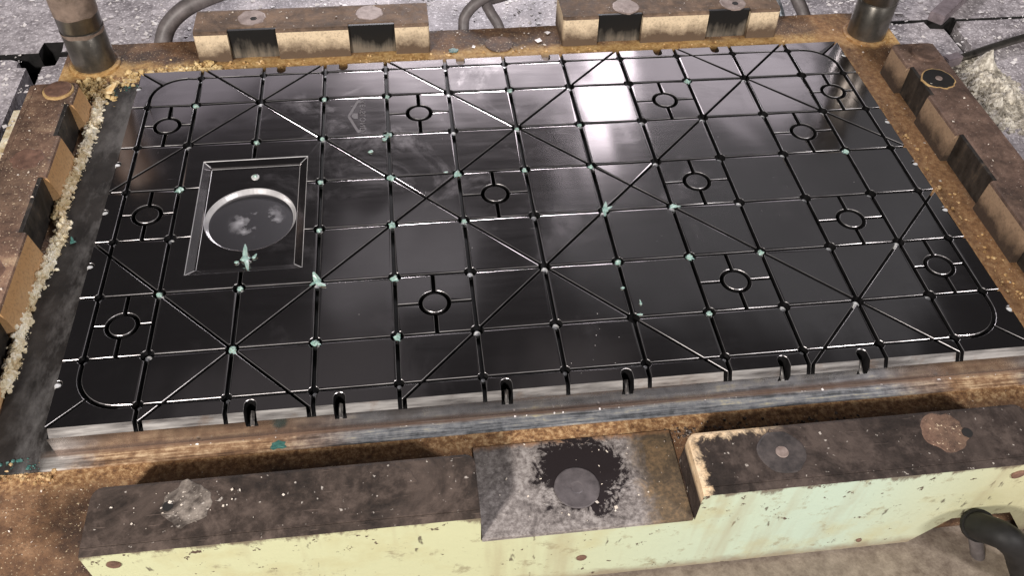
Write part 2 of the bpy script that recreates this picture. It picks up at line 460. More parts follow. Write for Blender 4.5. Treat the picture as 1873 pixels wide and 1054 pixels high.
MC, MG, ME, MW, MP, ML, MS, MLIP = m_core(), m_groove(), m_edge(), m_wall(), m_pin(), m_logo(), m_strip(), m_lip()
M_BASE = m_rust("rusted_base_steel", [(.38, (.040, .024, .018)), (.46, (.105, .056, .032)), (.54, (.20, .108, .056)), (.63, (.36, .215, .12))], yellow=base_yellow, speck_at=.71)
M_GREEN = m_green()
M_TOPF = m_block_top("oily_brown_block_steel", (.112, .084, .070), (.022, .017, .0145), (.046, .034, .028))
M_TOPC = m_block_top("oily_brown_block_steel_with_cream_paint", cream=True)
M_TOPB = m_block_top("dusty_brown_block_steel", (.255, .172, .118), (.082, .056, .040), (.145, .098, .069))
M_TOPL = m_rust("rusty_side_block_steel", [(.38, (.085, .050, .037)), (.47, (.19, .112, .078)), (.55, (.30, .185, .125)), (.63, (.48, .34, .22))], speck=(.75, .6, .42), speck_at=.72, gran=.6)
M_TOPR = m_rust("brown_side_block_steel", [(.38, (.060, .040, .032)), (.47, (.125, .080, .062)), (.55, (.20, .130, .100)), (.63, (.34, .225, .165))], speck=(.6, .5, .42), speck_at=.77, gran=.4)
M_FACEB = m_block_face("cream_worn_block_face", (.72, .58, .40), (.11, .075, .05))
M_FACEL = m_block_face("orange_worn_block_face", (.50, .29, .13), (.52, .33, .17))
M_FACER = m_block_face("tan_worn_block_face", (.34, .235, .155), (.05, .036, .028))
M_PAD = m_pad(); M_PAD_D = m_pad_dark()
M_LAND = m_land()
M_PLUG_D = m_simple("dark_bolt_plug_steel", [(.35, (.045, .04, .04)), (.7, (.13, .11, .105))], 60, .55, .3)
M_PLUG_L = m_simple("pale_bolt_plug_steel", [(.35, (.20, .15, .13)), (.7, (.42, .34, .31))], 70, .55, .2)
M_PLUG_R = m_simple("rusty_bolt_plug_steel", [(.35, (.10, .055, .04)), (.7, (.25, .14, .10))], 70, .6, .1)
M_RIM = m_simple("ochre_grease_rim", [(.35, (.36, .22, .09)), (.7, (.62, .43, .2))], 80, .6)
M_HOLE = m_simple("black_hole_wall", [(.3, (.006, .006, .006)), (.7, (.015, .013, .012))], 60, .8)
M_BED = m_bed()
M_CHIP = m_simple("white_plastic_chips", [(.3, (.66, .62, .62)), (.7, (.90, .87, .86))], 50, .45)
M_FLAKE = m_flake()
M_GREASE = m_grease()
M_TEAL = m_simple("teal_dried_paint", [(.35, (.02, .09, .08)), (.7, (.06, .18, .155))], 220, .5)
M_HOSE = m_simple("grey_rubber_hose", [(.3, (.075, .066, .066)), (.7, (.17, .15, .15))], 60, .5)
M_HOSE_B = m_simple("black_rubber_hose", [(.3, (.006, .006, .006)), (.7, (.018, .017, .017))], 60, .6, 0.0, .3, .001, spec=.3)
M_PILLAR = m_simple("guide_pillar_steel", [(.3, (.10, .095, .085)), (.7, (.24, .225, .20))], 26, .3, .85, .1)
M_PILLAR_T = m_simple("tan_grease_on_pillar", [(.36, (.10, .073, .056)), (.62, (.235, .175, .138))], 34, .5)

# ------------------------------------------------------------------ press bed (setting)
bed = bpy.data.objects.new("machine_bed", None); COL.objects.link(bed)
bed.location = (0, 0, -.26); bed['label'] = "dusty grey steel press bed with black T-slots under the mould"; bed['kind'] = 'structure'
ZB = -.18
M_OIL = m_simple("black_oily_slot_wall", [(.35, (.006, .006, .006)), (.7, (.02, .018, .018))], 60, .6)
def bed_plate(poly, dark=False):
    o = link("bed_plate", prism("bed_plate", poly, ZB - .045, ZB, .0015), [M_BED, M_OIL], bed, (0, 0, -.26))
    for p in o.data.polygons:
        if p.normal.y < -.6 or (dark and abs(p.normal.z) < .5): p.material_index = 1
    return o
bed_plate([(-4, .703), (-.905, .703), (-.905, .742), (-.862, .742), (-.862, .703), (.975, .683), (1.0, .683), (1.0, .690), (1.062, .690), (1.062, .681), (4, .678), (4, 6), (-4, 6)], True)
bed_plate([(-4, .684), (-.955, .684), (-.938, .676), (-.938, .652), (-.918, .652), (-.918, -3), (-4, -3)])
bed_plate([(-.888, -3), (-.888, .655), (-.862, .655), (-.862, .686), (.90, .668), (.985, .675), (.985, .645), (1.018, .645), (1.018, -3)], True)
bed_plate([(1.048, -3), (1.048, .645), (1.06, .645), (1.06, .672), (4, .665), (4, -3)])
fl = link("bed_floor", mesh("bed_floor", [(-4, -3, -.40), (4, -3, -.40), (4, 6, -.40), (-4, 6, -.40)], [(0, 1, 2, 3)]), M_HOLE, bed, (0, 0, -.26))

# ------------------------------------------------------------------ mould core (grooved polished plate)
ZL = -.042
core = empty("mould_core", (0, 0, ZL), "polished dark steel plate with a grid of grooves, rings and a round dish", "mould core")
CO = (0, 0, ZL)
HX, HY = .598, .3445
XS = [-.574] + [-.5 + .1 * i for i in range(11)] + [.574]
YS = [.3225, .25, .15, .05, -.05, -.15, -.25, -.3225]
CB = .00055               # chamfer width
GW = .0026               # groove half width
DEPTH = .0115
CR = .052                # corner arc radius
TR = (-.473, -.3205, -.121, .109)   # recessed panel outline x0,x1,y0,y1
RINGS = [(-.5375, .2), (-.5375, 0), (-.5375, -.2), (-.15, .2), (-.05, 0), (-.15, -.2), (.25, .2), (.25, 0), (.25, -.2),
         (.537, .2), (.45, .1), (.45, -.1), (.537, -.2)]
RO, RI = .0213, .0157
segs = []   # (x0,y0,x1,y1,halfwidth)
E_ = .01
X0i, X1i = XS[0] + CR, XS[12] - CR
Y0i, Y1i = YS[0] - CR, YS[7] + CR
for i in range(1, 12):
    if i == 2:
        segs.append((XS[2], HY + E_, XS[2], TR[3] - .001, GW)); segs.append((XS[2], TR[2] + .001, XS[2], -HY - E_, GW))
    else:
        segs.append((XS[i], HY + E_, XS[i], -HY - E_, GW))
for i in (0, 12):
    segs.append((XS[i], Y0i, XS[i], Y1i, GW))
for j in range(1, 7):
    if j in (3, 4):
        segs.append((-HX - E_, YS[j], TR[0] + .001, YS[j], GW * .66)); segs.append((TR[1] - .001, YS[j], HX + E_, YS[j], GW * .66))
    else:
        segs.append((-HX - E_, YS[j], HX + E_, YS[j], GW * .66))
for j in (0, 7):
    segs.append((X0i, YS[j], X1i, YS[j], GW * .62))
def diag(cx, cy, s):
    """full diagonal through (cx,cy) with slope s, clipped just past the outline"""
    ts = []
    for t in ((HX - cx), (-HX - cx), (HY - cy) / s, (-HY - cy) / s):
        x, y = cx + t, cy + t * s
        if abs(x) <= HX + 1e-6 and abs(y) <= HY + 1e-6: ts.append(t)
    a, b = min(ts) - E_, max(ts) + E_
    segs.append((cx + a, cy + a * s, cx + b, cy + b * s, GW * .72))
for cx, cy, s in ((-.4, .25, -1), (-.4, .25, 1), (0, .15, -1), (0, .15, 1), (0, -.15, 1), (-.4, -.25, -1), (.4, .25, -1), (.4, -.25, 1)):
    diag(cx, cy, s)
arcs = []   # cx,cy,r,a0,a1
for sx, sy in ((-1, 1), (1, 1), (-1, -1), (1, -1)):
    cx, cy = (X0i if sx < 0 else X1i), (Y0i if sy > 0 else Y1i)
    a0 = {(1, 1): 0, (-1, 1): PI / 2, (-1, -1): PI, (1, -1): 1.5 * PI}[(sx, sy)]
    arcs.append((cx, cy, CR, a0, a0 + PI / 2))
    px, py = cx + sx * CR * .7071, cy + sy * CR * .7071
    dx, dy = sx * HX - px, sy * HY - py
    L = math.hypot(dx, dy)
    segs.append((px, py, sx * HX + dx / L * E_, sy * HY + dy / L * E_, GW * .7))
for (rx, ry) in RINGS:      # ticks from each ring to its cell edges
    i = max(k for k in range(13) if XS[k] < rx); j = min(k for k in range(8) if YS[k] < ry)
    xl, xr, yt, yb = XS[i], XS[i + 1], YS[j - 1], YS[j]
    segs.append((xl, ry, rx - RO + .002, ry, GW * .75)); segs.append((rx + RO - .002, ry, xr, ry, GW * .75))
    segs.append((rx, ry + RO - .002, rx, yt, GW)); segs.append((rx, yb, rx, ry - RO + .002, GW))
discs = []
nodes = []
for j in range(8):
    for i in range(13):
        if j in (0, 7) and i in (0, 12): continue
        if i == 2 and j in (3, 4): continue
        small = j in (0, 7) or i in (0, 12)
        r = .0066 if small else .0085
        discs.append((XS[i], YS[j], r)); nodes.append((i, j, small))
SLOTX = (-.372, -.27, -.0735, .0735, .27, .372)
SLOTD = -.021
for x in SLOTX:
    for s in (-1, 1):
        y = s * .3345
        discs.append((x, y, .0070)); segs.append((x, y, x, s * (HY + E_), .0070))
def in_slot(x, y):
    return any(abs(x - q) < .0071 for q in SLOTX) and abs(y) > .3345 - .0072
for y in (.302, .114, .011, -.092, -.283):
    for s in (-1, 1):
        discs.append((s * .5965, y, .0052))
def gdist(x, y):
    """distance to the union of groove outlines (negative inside)"""
    best = 9.0
    for (x0, y0, x1, y1, hw) in SEG:
        dx, dy = x1 - x0, y1 - y0; L = math.hypot(dx, dy)
        t = ((x - x0) * dx + (y - y0) * dy) / L
        if -1e-7 <= t <= L + 1e-7:
            d = abs((x - x0) * dy - (y - y0) * dx) / L - hw
            if d < best: best = d
    for (cx, cy, r) in discs:
        d = math.hypot(x - cx, y - cy) - r
        if d < best: best = d
    for (cx, cy) in RINGS:
        q = math.hypot(x - cx, y - cy)
        if q < RO + .01:
            d = max(q - RO, RI - q)
            if d < best: best = d
    for (cx, cy, r, a0, a1) in arcs:
        a = math.atan2(y - cy, x - cx) % (2 * PI)
        if a0 - .02 <= a <= a1 + .02:
            d = abs(math.hypot(x - cx, y - cy) - r) - GW
            if d < best: best = d
    return best
SEG = segs
pts, edges = [], []
def poly(P, close=True):
    b = len(pts); pts.extend(Vector(p) for p in P); n = len(P)
    for k in range(n if close else n - 1): edges.append((b + k, b + (k + 1) % n))
poly([(-HX, -HY), (HX, -HY), (HX, HY), (-HX, HY)])
poly([(TR[0], TR[2]), (TR[1], TR[2]), (TR[1], TR[3]), (TR[0], TR[3])])
for (x0, y0, x1, y1, hw) in segs:
    dx, dy = x1 - x0, y1 - y0; L = math.hypot(dx, dy); nx, ny = -dy / L, dx / L
    for q in (hw, hw + CB):
        poly([(x0 + nx * q, y0 + ny * q), (x1 + nx * q, y1 + ny * q)], False)
        poly([(x0 - nx * q, y0 - ny * q), (x1 - nx * q, y1 - ny * q)], False)
for (cx, cy, r) in discs:
    for q in (r, r + CB): poly(circle(cx, cy, q, 14, .11))
for (cx, cy) in RINGS:
    for q in (RO, RO + CB, RI, RI - CB): poly(circle(cx, cy, q, 30, .07))
for (cx, cy, r, a0, a1) in arcs:
    for q in (r + GW, r + GW + CB, r - GW, r - GW - CB):
        poly([(cx + q * math.cos(a0 + (a1 - a0) * k / 10), cy + q * math.sin(a0 + (a1 - a0) * k / 10)) for k in range(11)], False)
cv, ce, cf, *_ = geometry.delaunay_2d_cdt(pts, edges, [], 0, 1e-5)
V, F, MI = [], [], []
top_id, flo_id = {}, {}
def topv(k):
    if k not in top_id:
        g = gdist(cv[k].x, cv[k].y)
        z = -CB if g <= 0 else (0.0 if g >= CB else -(CB - g))
        top_id[k] = len(V); V.append((cv[k].x, cv[k].y, z))
    return top_id[k]
def flov(k):
    if k not in flo_id:
        flo_id[k] = len(V); V.append((cv[k].x, cv[k].y, SLOTD if in_slot(cv[k].x, cv[k].y) else -DEPTH))
    return flo_id[k]
cls = {}
kept = []
ring_top = {k: [] for k in range(len(RINGS))}
for f in cf:
    c = (cv[f[0]] + cv[f[1]] + cv[f[2]]) / 3
    x, y = c.x, c.y
    if abs(x) > HX or abs(y) > HY: continue
    if TR[0] < x < TR[1] and TR[2] < y < TR[3]: continue
    a = geometry.area_tri(cv[f[0]], cv[f[1]], cv[f[2]])
    if a < 1e-12: continue
    g = gdist(x, y)
    k = 2 if g < 0 else (1 if g < CB * .98 else 0)
    kept.append((f, k))
em = {}
for idx, (f, k) in enumerate(kept):
    for a in range(3):
        em.setdefault(frozenset((f[a], f[(a + 1) % 3])), []).append((idx, f[a], f[(a + 1) % 3]))
DR, DZ = .0064, -.0106      # drafted strip: outward, down
def outv(x, y):
    ox = .0006 if x > HX - 1e-5 else (-.0006 if x < -HX + 1e-5 else 0)
    oy = DR if y > HY - 1e-5 else (-DR if y < -HY + 1e-5 else 0)
    return x + ox, y + oy
inner = [set() for _ in RINGS]
cap_faces = []
for f, k in kept:
    if k == 2:
        F.append(tuple(flov(i) for i in f)); MI.append(1)
    else:
        c = (cv[f[0]] + cv[f[1]] + cv[f[2]]) / 3
        F.append(tuple(topv(i) for i in f)); MI.append(0 if k == 0 else 2)
edge_side = {}
for es, L in em.items():
    if len(L) == 2:
        k0, k1 = kept[L[0][0]][1], kept[L[1][0]][1]
        if (k0 == 2) != (k1 == 2):
            _, a, b = L[0] if k0 == 2 else L[1]
            sl_ = in_slot(cv[a].x, cv[a].y) and in_slot(cv[b].x, cv[b].y)
            F.append((topv(a), topv(b), flov(b), flov(a))); MI.append(1)
    elif len(L) == 1:
        idx, a, b = L[0]; k = kept[idx][1]
        pa, pb = cv[a], cv[b]
        on = (abs(abs(pa.x) - HX) < 2e-5 and abs(abs(pb.x) - HX) < 2e-5) or (abs(abs(pa.y) - HY) < 2e-5 and abs(abs(pb.y) - HY) < 2e-5)
        if not on: continue
        A, B = (flov(a), flov(b)) if k == 2 else (topv(a), topv(b))
        ia = len(V)
        xa, ya = outv(pa.x, pa.y); xb, yb = outv(pb.x, pb.y)
        zz = -.0122 if k == 2 else DZ
        if k == 2 and in_slot((pa.x + pb.x) / 2, pa.y):
            zz = SLOTD
        V.extend([(xa, ya, zz), (xb, yb, zz), (xa, ya, ZL), (xb, yb, ZL)])
        F.append((A, ia, ia + 1, B)); MI.append(1 if k == 2 else 4)
        F.append((ia, ia + 2, ia + 3, ia + 1)); MI.append(3)
        for v, i0 in ((a, ia), (b, ia + 1)):
            edge_side.setdefault(v, {})[k == 2] = i0
for v, d in edge_side.items():
    if len(d) == 2:
        F.append((topv(v), flov(v), d[True], d[False])); MI.append(1)
link("core_plate", mesh("core_plate", V, F, False, MI), [MC, MG, ME, MW, MS], core, CO)

# recessed panel with mitred bevel band and round dish
ZP, ZD = -.0065, -.0128
bx = .0115
ix0, ix1, iy0, iy1 = TR[0] + bx, TR[1] - bx, TR[2] + bx, TR[3] - bx
V = [(TR[0], TR[2], 0), (TR[1], TR[2], 0), (TR[1], TR[3], 0), (TR[0], TR[3], 0),
     (ix0, iy0, ZP), (ix1, iy0, ZP), (ix1, iy1, ZP), (ix0, iy1, ZP)]
V2 = []
r_ = .0011     # lips along both edges of the band; their pale colour imitates glints
F = []; MI = []
def ringquads(a, b, m):
    for k in range(4):
        F.append((a + k, a + (k + 1) % 4, b + (k + 1) % 4, b + k)); MI.append(m)
V = []
def rect(x0, x1, y0, y1, z):
    b = len(V); V.extend([(x0, y0, z), (x1, y0, z), (x1, y1, z), (x0, y1, z)]); return b
levels = [(0, 0), (.0009, -.0008), (.0108, -.0042), (.0120, ZP + .0003), (.0126, ZP)]
ids = [rect(TR[0] + a, TR[1] - a, TR[2] + a, TR[3] - a, z) for a, z in levels]
for q, m in zip(range(4), (1, 0, 0, 1)): ringquads(ids[q], ids[q + 1], m)
for cx_, cy_, sx_, sy_ in ((TR[0], TR[2], 1, 1), (TR[1], TR[2], -1, 1), (TR[1], TR[3], -1, -1), (TR[0], TR[3], 1, -1)):  # pale strips added as glints along the mitre lines
    b = len(V); e_ = .0009
    for q_, (aa, zz) in enumerate((levels[1], levels[2])):
        V.extend([(cx_ + sx_ * (aa + e_), cy_ + sy_ * aa, zz + .00005), (cx_ + sx_ * aa, cy_ + sy_ * (aa + e_), zz + .00005), (cx_ + sx_ * aa, cy_ + sy_ * aa, zz + .0006)])
    F.extend([(b, b + 3, b + 5, b + 2), (b + 2, b + 5, b + 4, b + 1)]); MI.extend([1, 1])
a_ = levels[-1][0]
CX, CY, DRD = -.397, -.0135, .0625
N = 64
b = len(V)
V.extend((x, y, ZP) for x, y in circle(CX, CY, DRD + .0008, N))
cor = [(TR[0] + a_, TR[2] + a_), (TR[1] - a_, TR[2] + a_), (TR[1] - a_, TR[3] - a_), (TR[0] + a_, TR[3] - a_)]
pp = [Vector(c) for c in cor] + [Vector(p) for p in circle(CX, CY, DRD + .0008, N)]
ee = [(k, (k + 1) % 4) for k in range(4)] + [(4 + k, 4 + (k + 1) % N) for k in range(N)]
qv, qe, qf, *_ = geometry.delaunay_2d_cdt(pp, ee, [], 0, 1e-6)
bq = len(V); V.extend((v.x, v.y, ZP) for v in qv)
for f in qf:
    c = (qv[f[0]] + qv[f[1]] + qv[f[2]]) / 3
    if math.hypot(c.x - CX, c.y - CY) > DRD: F.append(tuple(bq + i for i in f)); MI.append(0)
panel = link("recessed_panel", mesh("recessed_panel", V, F, False, MI), [MC, MLIP, m_simple('dull_bevel_steel', [(.3, (.05, .047, .05)), (.7, (.12, .113, .12))], 30, .34, 1.0, .1)], core, CO)
V, F, MI = [], [], []
prof = [(DRD + .0008, ZP + .0006), (DRD - .0006, ZP - .0006), (DRD - .0035, ZD + .0006), (DRD - .0042, ZD)]
for k in range(N):
    a = 2 * PI * k / N
    for r, z in prof: V.append((CX + r * math.cos(a), CY + r * math.sin(a), z))
for k in range(N):
    for q in range(3):
        F.append((k * 4 + q, k * 4 + q + 1, ((k + 1) % N) * 4 + q + 1, ((k + 1) % N) * 4 + q)); MI.append(0)
F.append(tuple(k * 4 + 3 for k in range(N))); MI.append(1)
t = NT("dusty_dish_floor_steel")
cst = t.noise(30, 6, .7); msk = t.ramp(t.noise(26, 4, .6), [(.50, 0.0), (.66, .75)])
x, y, z = t.xyz()
rad = t.math('SQRT', t.math('ADD', t.math('POWER', t.math('SUBTRACT', x, CX + .008), 2.0), t.math('POWER', t.math('SUBTRACT', y, CY), 2.0)))
msk = t.math('MULTIPLY', msk, t.math('SUBTRACT', 1.0, t.lin(rad, .018, .042)))
M_DISH = t.set(color=t.mix(msk, (.36, .35, .36), (.48, .48, .50)), metal=t.math('SUBTRACT', 1.0, t.math('MULTIPLY', msk, .8)), rough=t.math('ADD', .24, t.math('MULTIPLY', msk, .45)), normal=t.bump(t.noise(4, 2, .5), .15, .01))
link("round_dish", mesh("round_dish", V, F, False, MI), [MLIP, M_DISH], panel)
# ejector pins in the groove crossings
def pin_mesh(name, r, z0, z1, n=10):
    V = []
    for k in range(n):
        a = 2 * PI * k / n
        V += [(r * math.cos(a), r * math.sin(a), z0), (r * math.cos(a), r * math.sin(a), z1 - .0006), (r * .82 * math.cos(a), r * .82 * math.sin(a), z1)]
    F = []
    for k in range(n):
        j = (k + 1) % n
        F += [(k * 3, j * 3, j * 3 + 1, k * 3 + 1), (k * 3 + 1, j * 3 + 1, j * 3 + 2, k * 3 + 2)]
    F.append(tuple(k * 3 + 2 for k in range(n)))
    me = mesh(name, V, F); me.materials.append(MP); return me
pm_big, pm_small = pin_mesh("ejector_pin", .0046, -DEPTH - .001, -.0065), pin_mesh("ejector_pin", .0030, -DEPTH - .001, -.0075)
for (i, j, small) in nodes:
    if (i, j) == (7, 6): continue
    o = bpy.data.objects.new("ejector_pin", pm_small if small else pm_big); COL.objects.link(o)
    o.parent = core; o.location = (XS[i], YS[j], -ZL + random.uniform(-.0008, .0008)); o.rotation_euler = (random.uniform(-.06, .06), random.uniform(-.06, .06), random.random() * 6)
o = bpy.data.objects.new("ejector_pin", pin_mesh("ejector_pin", .0058, ZP - .004, ZP + .0015, 16)); COL.objects.link(o)
o.parent = core; o.location = (-.3966, .0745, -ZL)
# pale pins standing in for the glint of cups in the short side edges
cup = pin_mesh("edge_cup_glint", .0040, -DEPTH - .001, -.0015, 12)
for y in (.302, .114, .011, -.092, -.283):
    for s in (-1, 1):
        o = bpy.data.objects.new("edge_cup_glint", cup); COL.objects.link(o); o.parent = core
        o.location = (s * .5962, y, -ZL); o.rotation_euler = (random.uniform(-.25, .25), random.uniform(-.3, .3), 0)
# added bright wedge standing in for the reflection streak in each front slot
def glint_wedge(x, s):
    w_ = .0027
    y0, y1 = s * (.3345 + .001), s * (HY + .0062)
    V = [(x - w_, y0, -.0130), (x + w_, y0, -.0130), (x + w_ * .8, y1, -.0205), (x - w_ * .8, y1, -.0205), (x, y0, -.0110), (x, y1, -.0180),
         (x - w_ * .8, y1, ZL), (x + w_ * .8, y1, ZL), (x - w_, y0, ZL), (x + w_, y0, ZL)]
    F = [(0, 4, 5, 3), (4, 1, 2, 5), (3, 5, 2, 7, 6), (0, 3, 6, 8), (1, 9, 7, 2)]
    link("slot_glint", mesh("slot_glint", V, F), MS, core, CO)
for x in SLOTX:
    glint_wedge(x, -1)
# etched emblem: house roof, door and mirrored lettering, read from the mating side
bm = bmesh.new()
def flatpoly(bm, P, z=.00025):
    vs = [bm.verts.new((x, y, z)) for x, y in P]; bm.faces.new(vs)
ap, hwv = Vector((-.2605, .1995)), .0042
for s in (1, -1):
    e = Vector((-.2455, .1995 + s * .0405)); d = (e - ap).normalized(); nn = Vector((-d.y, d.x)) * hwv / 2
    flatpoly(bm, [ap + nn, ap - nn, e - nn, e + nn])
    c = e - d * .002
    flatpoly(bm, [c + Vector((-.003, s * -.005)), c + Vector((.0045, s * -.004)), c + Vector((.0045, s * .002)), c + Vector((0, s * .004))], .0003)
flatpoly(bm, [(-.2465, .2068), (-.2465, .1925), (-.2515, .1925), (-.2550, .1965), (-.2562, .1997), (-.2550, .2030), (-.2515, .2068)], .0003)
flatpoly(bm, [(-.2520, .2275), (-.2565, .2240), (-.2580, .2262)], .0003)
logo_me = bm_mesh("etched_emblem", bm)
logo = link("etched_emblem", logo_me, ML, core, CO)
tc = bpy.data.curves.new("etched_lettering", 'FONT'); tc.body = "KEYSLOND"; tc.size = .0128; tc.space_character = 1.12
tc.align_x = 'CENTER'; tc.extrude = .0001
to = bpy.data.objects.new("etched_lettering", tc); COL.objects.link(to)
bpy.context.view_layer.update()
dg = bpy.context.evaluated_depsgraph_get()
tm = bpy.data.meshes.new_from_object(to.evaluated_get(dg))
bpy.data.objects.remove(to)
xsv = [v.co.x for v in tm.vertices]; wx = max(xsv) - min(xsv)
for v in tm.vertices:      # text x runs down the plate, text up points left: a mirror image
    u, q = v.co.x / wx * .079, v.co.y
    v.co = Vector((-.2345 - q, .1995 - u, .0004 + v.co.z))
tm.name = "etched_lettering"
link("etched_lettering", tm, ML, logo)

# ------------------------------------------------------------------ mould base
ZT = -.046
base = empty("injection_mould", (0, 0, -.175), "rusty steel mould body with pale green front and raised blocks around the polished plate", "mould base")
BO = (0, 0, -.175)
BXL, BY = .757, .507
# main slab with a sloping clearance pocket cut into the front face at the hose
def slab():
    bm = bmesh.new()
    front = [(-BXL, -.175), (.422, -.175), (.459, -.119), (.535, -.119), (.575, -.175), (BXL, -.175), (BXL, ZT), (-BXL, ZT)]
    a = [bm.verts.new((x, -BY, z)) for x, z in front]; b2 = [bm.verts.new((x, -BY + .014, z)) for x, z in front]
    bm.faces.new(a)
    for k in range(len(front)):
        j = (k + 1) % len(front)
        if k == 6: continue
        bm.faces.new((a[k], a[j], b2[j], b2[k]))
    me = bm_mesh("front_face", bm)
    return me
fm = slab()
link("front_face", fm, M_GREEN, base, BO)
sl = prism("base_plate", [(-BXL, -BY + .0142), (BXL, -BY + .0142), (BXL, BY), (-BXL, BY)], -.175, ZT, 0)
bmx = bmesh.new(); bmx.from_mesh(sl)
# grid the top so the rusty surface can undulate a little
bmx.free()
link("base_plate", sl, M_BASE, base, BO)
nx_, ny_ = 120, 80
V, F = [], []
for j in range(ny_ + 1):
    for i in range(nx_ + 1):
        x = -BXL + 2 * BXL * i / nx_; y = -BY + 2 * BY * j / ny_
        V.append((x, y, ZT + .0006 + .0006 * mnoise.fractal(Vector((x * 22, y * 22, 1)), 1.0, 2.0, 3)))
for j in range(ny_):
    for i in range(nx_):
        k = j * (nx_ + 1) + i; F.append((k, k + 1, k + nx_ + 2, k + nx_ + 1))
link("rusted_top", mesh("rusted_top", V, F, True), M_BASE, base, BO)
link("steel_land", prism("steel_land", [(-.676, -.373), (.638, -.373), (.638, .40), (-.676, .40)], ZT + .0014, ZL, .0012), M_LAND, base, BO)

ZK = .010
def block(name, L0, L1, axis, sign, face, outer, pads, mats, rc=.009, slant=.004):
    """bar along axis ('x' or 'y'); 'face' is the coordinate of the side facing the core, outer the far side.
    pads: (u0,u1) recesses in the core side. mats: [top, core face, outer face]"""
    st = []
    for k in range(5):
        a = PI / 2 * k / 4; st.append((L0 + rc * (1 - math.cos(a)) , rc * (1 - math.sin(a)), 0))
    for u0, u1 in pads: st += [(u0, 0, 0), (u0, 0, 1), (u1, 0, 1), (u1, 0, 0)]
    for k in range(4, -1, -1):
        a = PI / 2 * k / 4; st.append((L1 - rc * (1 - math.cos(a)), rc * (1 - math.sin(a)), 0))
    d = 1 if outer > face else -1
    c = .005
    V, F, MI = [], [], []
    for (u, ins, rec) in st:
        r = .010 if rec else 0
        f0 = face + d * (ins + r); o0 = outer
        P = [(f0 - d * slant * (0 if rec else 1), ZT - .001), (f0 + d * slant * .1, ZK - c), (f0 + d * c * .35, ZK - c * .25), (f0 + d * c, ZK), (o0 - d * .0100, ZK), (o0 - d * .0095, ZK - .0012), (o0 - d * .0088, ZK - .0004), (o0, ZK - .0022), (o0, ZT - .001)]
        for v, z in P:
            V.append((u, v, z) if axis == 'x' else (v, u, z))
    k = 9
    for i in range(len(st) - 1):
        for q in range(k - 1):
            F.append((i * k + q, (i + 1) * k + q, (i + 1) * k + q + 1, i * k + q + 1))
            MI.append(1 if q == 0 else (2 if q == 7 else 0))
    F.append(tuple(range(k))); MI.append(1 if axis == 'x' and sign > 0 else 0); F.append(tuple((len(st) - 1) * k + q for q in range(k))); MI.append(0)
    bm = bmesh.new()
    me0 = mesh(name, V, F, False, MI); bm.from_mesh(me0); bmesh.ops.recalc_face_normals(bm, faces=bm.faces)
    me = bpy.data.meshes.new(name); bm.to_mesh(me); bm.free()
    for p in me.polygons: p.use_smooth = False
    o = link(name, me, mats, base, BO)
    for u0, u1 in pads:
        f0 = face + d * .0065
        q = [(u0 + .0006, f0), (u1 - .0006, f0), (u1 - .0006, f0 + d * .010), (u0 + .0006, f0 + d * .010)]
        if axis == 'y': q = [(b_, a_) for a_, b_ in q]
        link("wear_pad", prism("wear_pad", q, ZT, ZK - .0012, .0006), M_PAD if axis == 'x' else M_PAD_D, o)
    return o
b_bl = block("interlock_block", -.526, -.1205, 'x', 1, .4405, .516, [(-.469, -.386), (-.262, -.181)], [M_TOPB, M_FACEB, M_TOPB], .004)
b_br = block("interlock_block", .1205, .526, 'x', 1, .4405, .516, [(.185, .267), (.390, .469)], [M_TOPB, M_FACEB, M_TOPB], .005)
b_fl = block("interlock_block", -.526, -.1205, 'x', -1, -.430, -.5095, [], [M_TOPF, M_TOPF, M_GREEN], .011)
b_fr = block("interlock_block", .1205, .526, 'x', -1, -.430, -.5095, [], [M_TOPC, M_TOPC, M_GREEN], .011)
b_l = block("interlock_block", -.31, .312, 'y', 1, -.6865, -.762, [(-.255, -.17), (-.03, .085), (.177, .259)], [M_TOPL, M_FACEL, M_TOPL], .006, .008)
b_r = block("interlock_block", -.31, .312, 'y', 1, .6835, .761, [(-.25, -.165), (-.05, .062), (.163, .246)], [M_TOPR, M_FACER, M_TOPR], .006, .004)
for b_, lab in ((b_bl, "dusty brown back block with two dark pads, left of the hoses"), (b_br, "dusty brown back block with two dark pads, right of the hoses"),
                (b_fl, "dark oily front block with a small drilled hole"), (b_fr, "dark front block with cream paint along its rounded corner"),
                (b_l, "rusty side block edged with pale grease crumbs"), (b_r, "brown side block with a black greasy bolt recess")):
    b_['label'] = lab
# bolt plugs
def plug(par, x, y, r, m, z1=ZK + .0012, rim=None, rough=.05):
    o = link("bolt_plug", lathe("bolt_plug", [(r, ZK - .002), (r * .985, z1 - .0004), (r * .93, z1), (r * .55, z1 + .0001)], x, y, 30, rough), m, par)
    return o
for x, y in ((-.4295, .4845), (-.2244, .4853)): plug(b_bl, x, y, .0245, M_PLUG_L, ZK + .0008, rough=.12)
for b__, x, y in ((b_bl, -.4295, .4845), (b_br, .4411, .4700)):
    link("socket", lathe("socket", [(.0062, ZK), (.0062, ZK + .0012), (.004, ZK + .0012)], x + .004, y - .004, 6, .1), M_HOLE, b__)
for x, y in ((.2405, .4715), (.4411, .4700)): plug(b_br, x, y, .0245, M_PLUG_L, ZK + .0008, rough=.10)
plug(b_l, -.7134, .2905, .0235, M_RIM, ZK + .0030); plug(b_l, -.7134, .2915, .0205, M_PLUG_R, ZK + .0052)
plug(b_l, -.7224, .1263, .024, M_PLUG_R, ZK + .0006, rough=.2)
plug(b_l, -.722, -.10, .024, M_PLUG_R, ZK + .0006, rough=.2)
plug(b_r, .7298, .2790, .0235, M_TOPR, ZK + .0042)
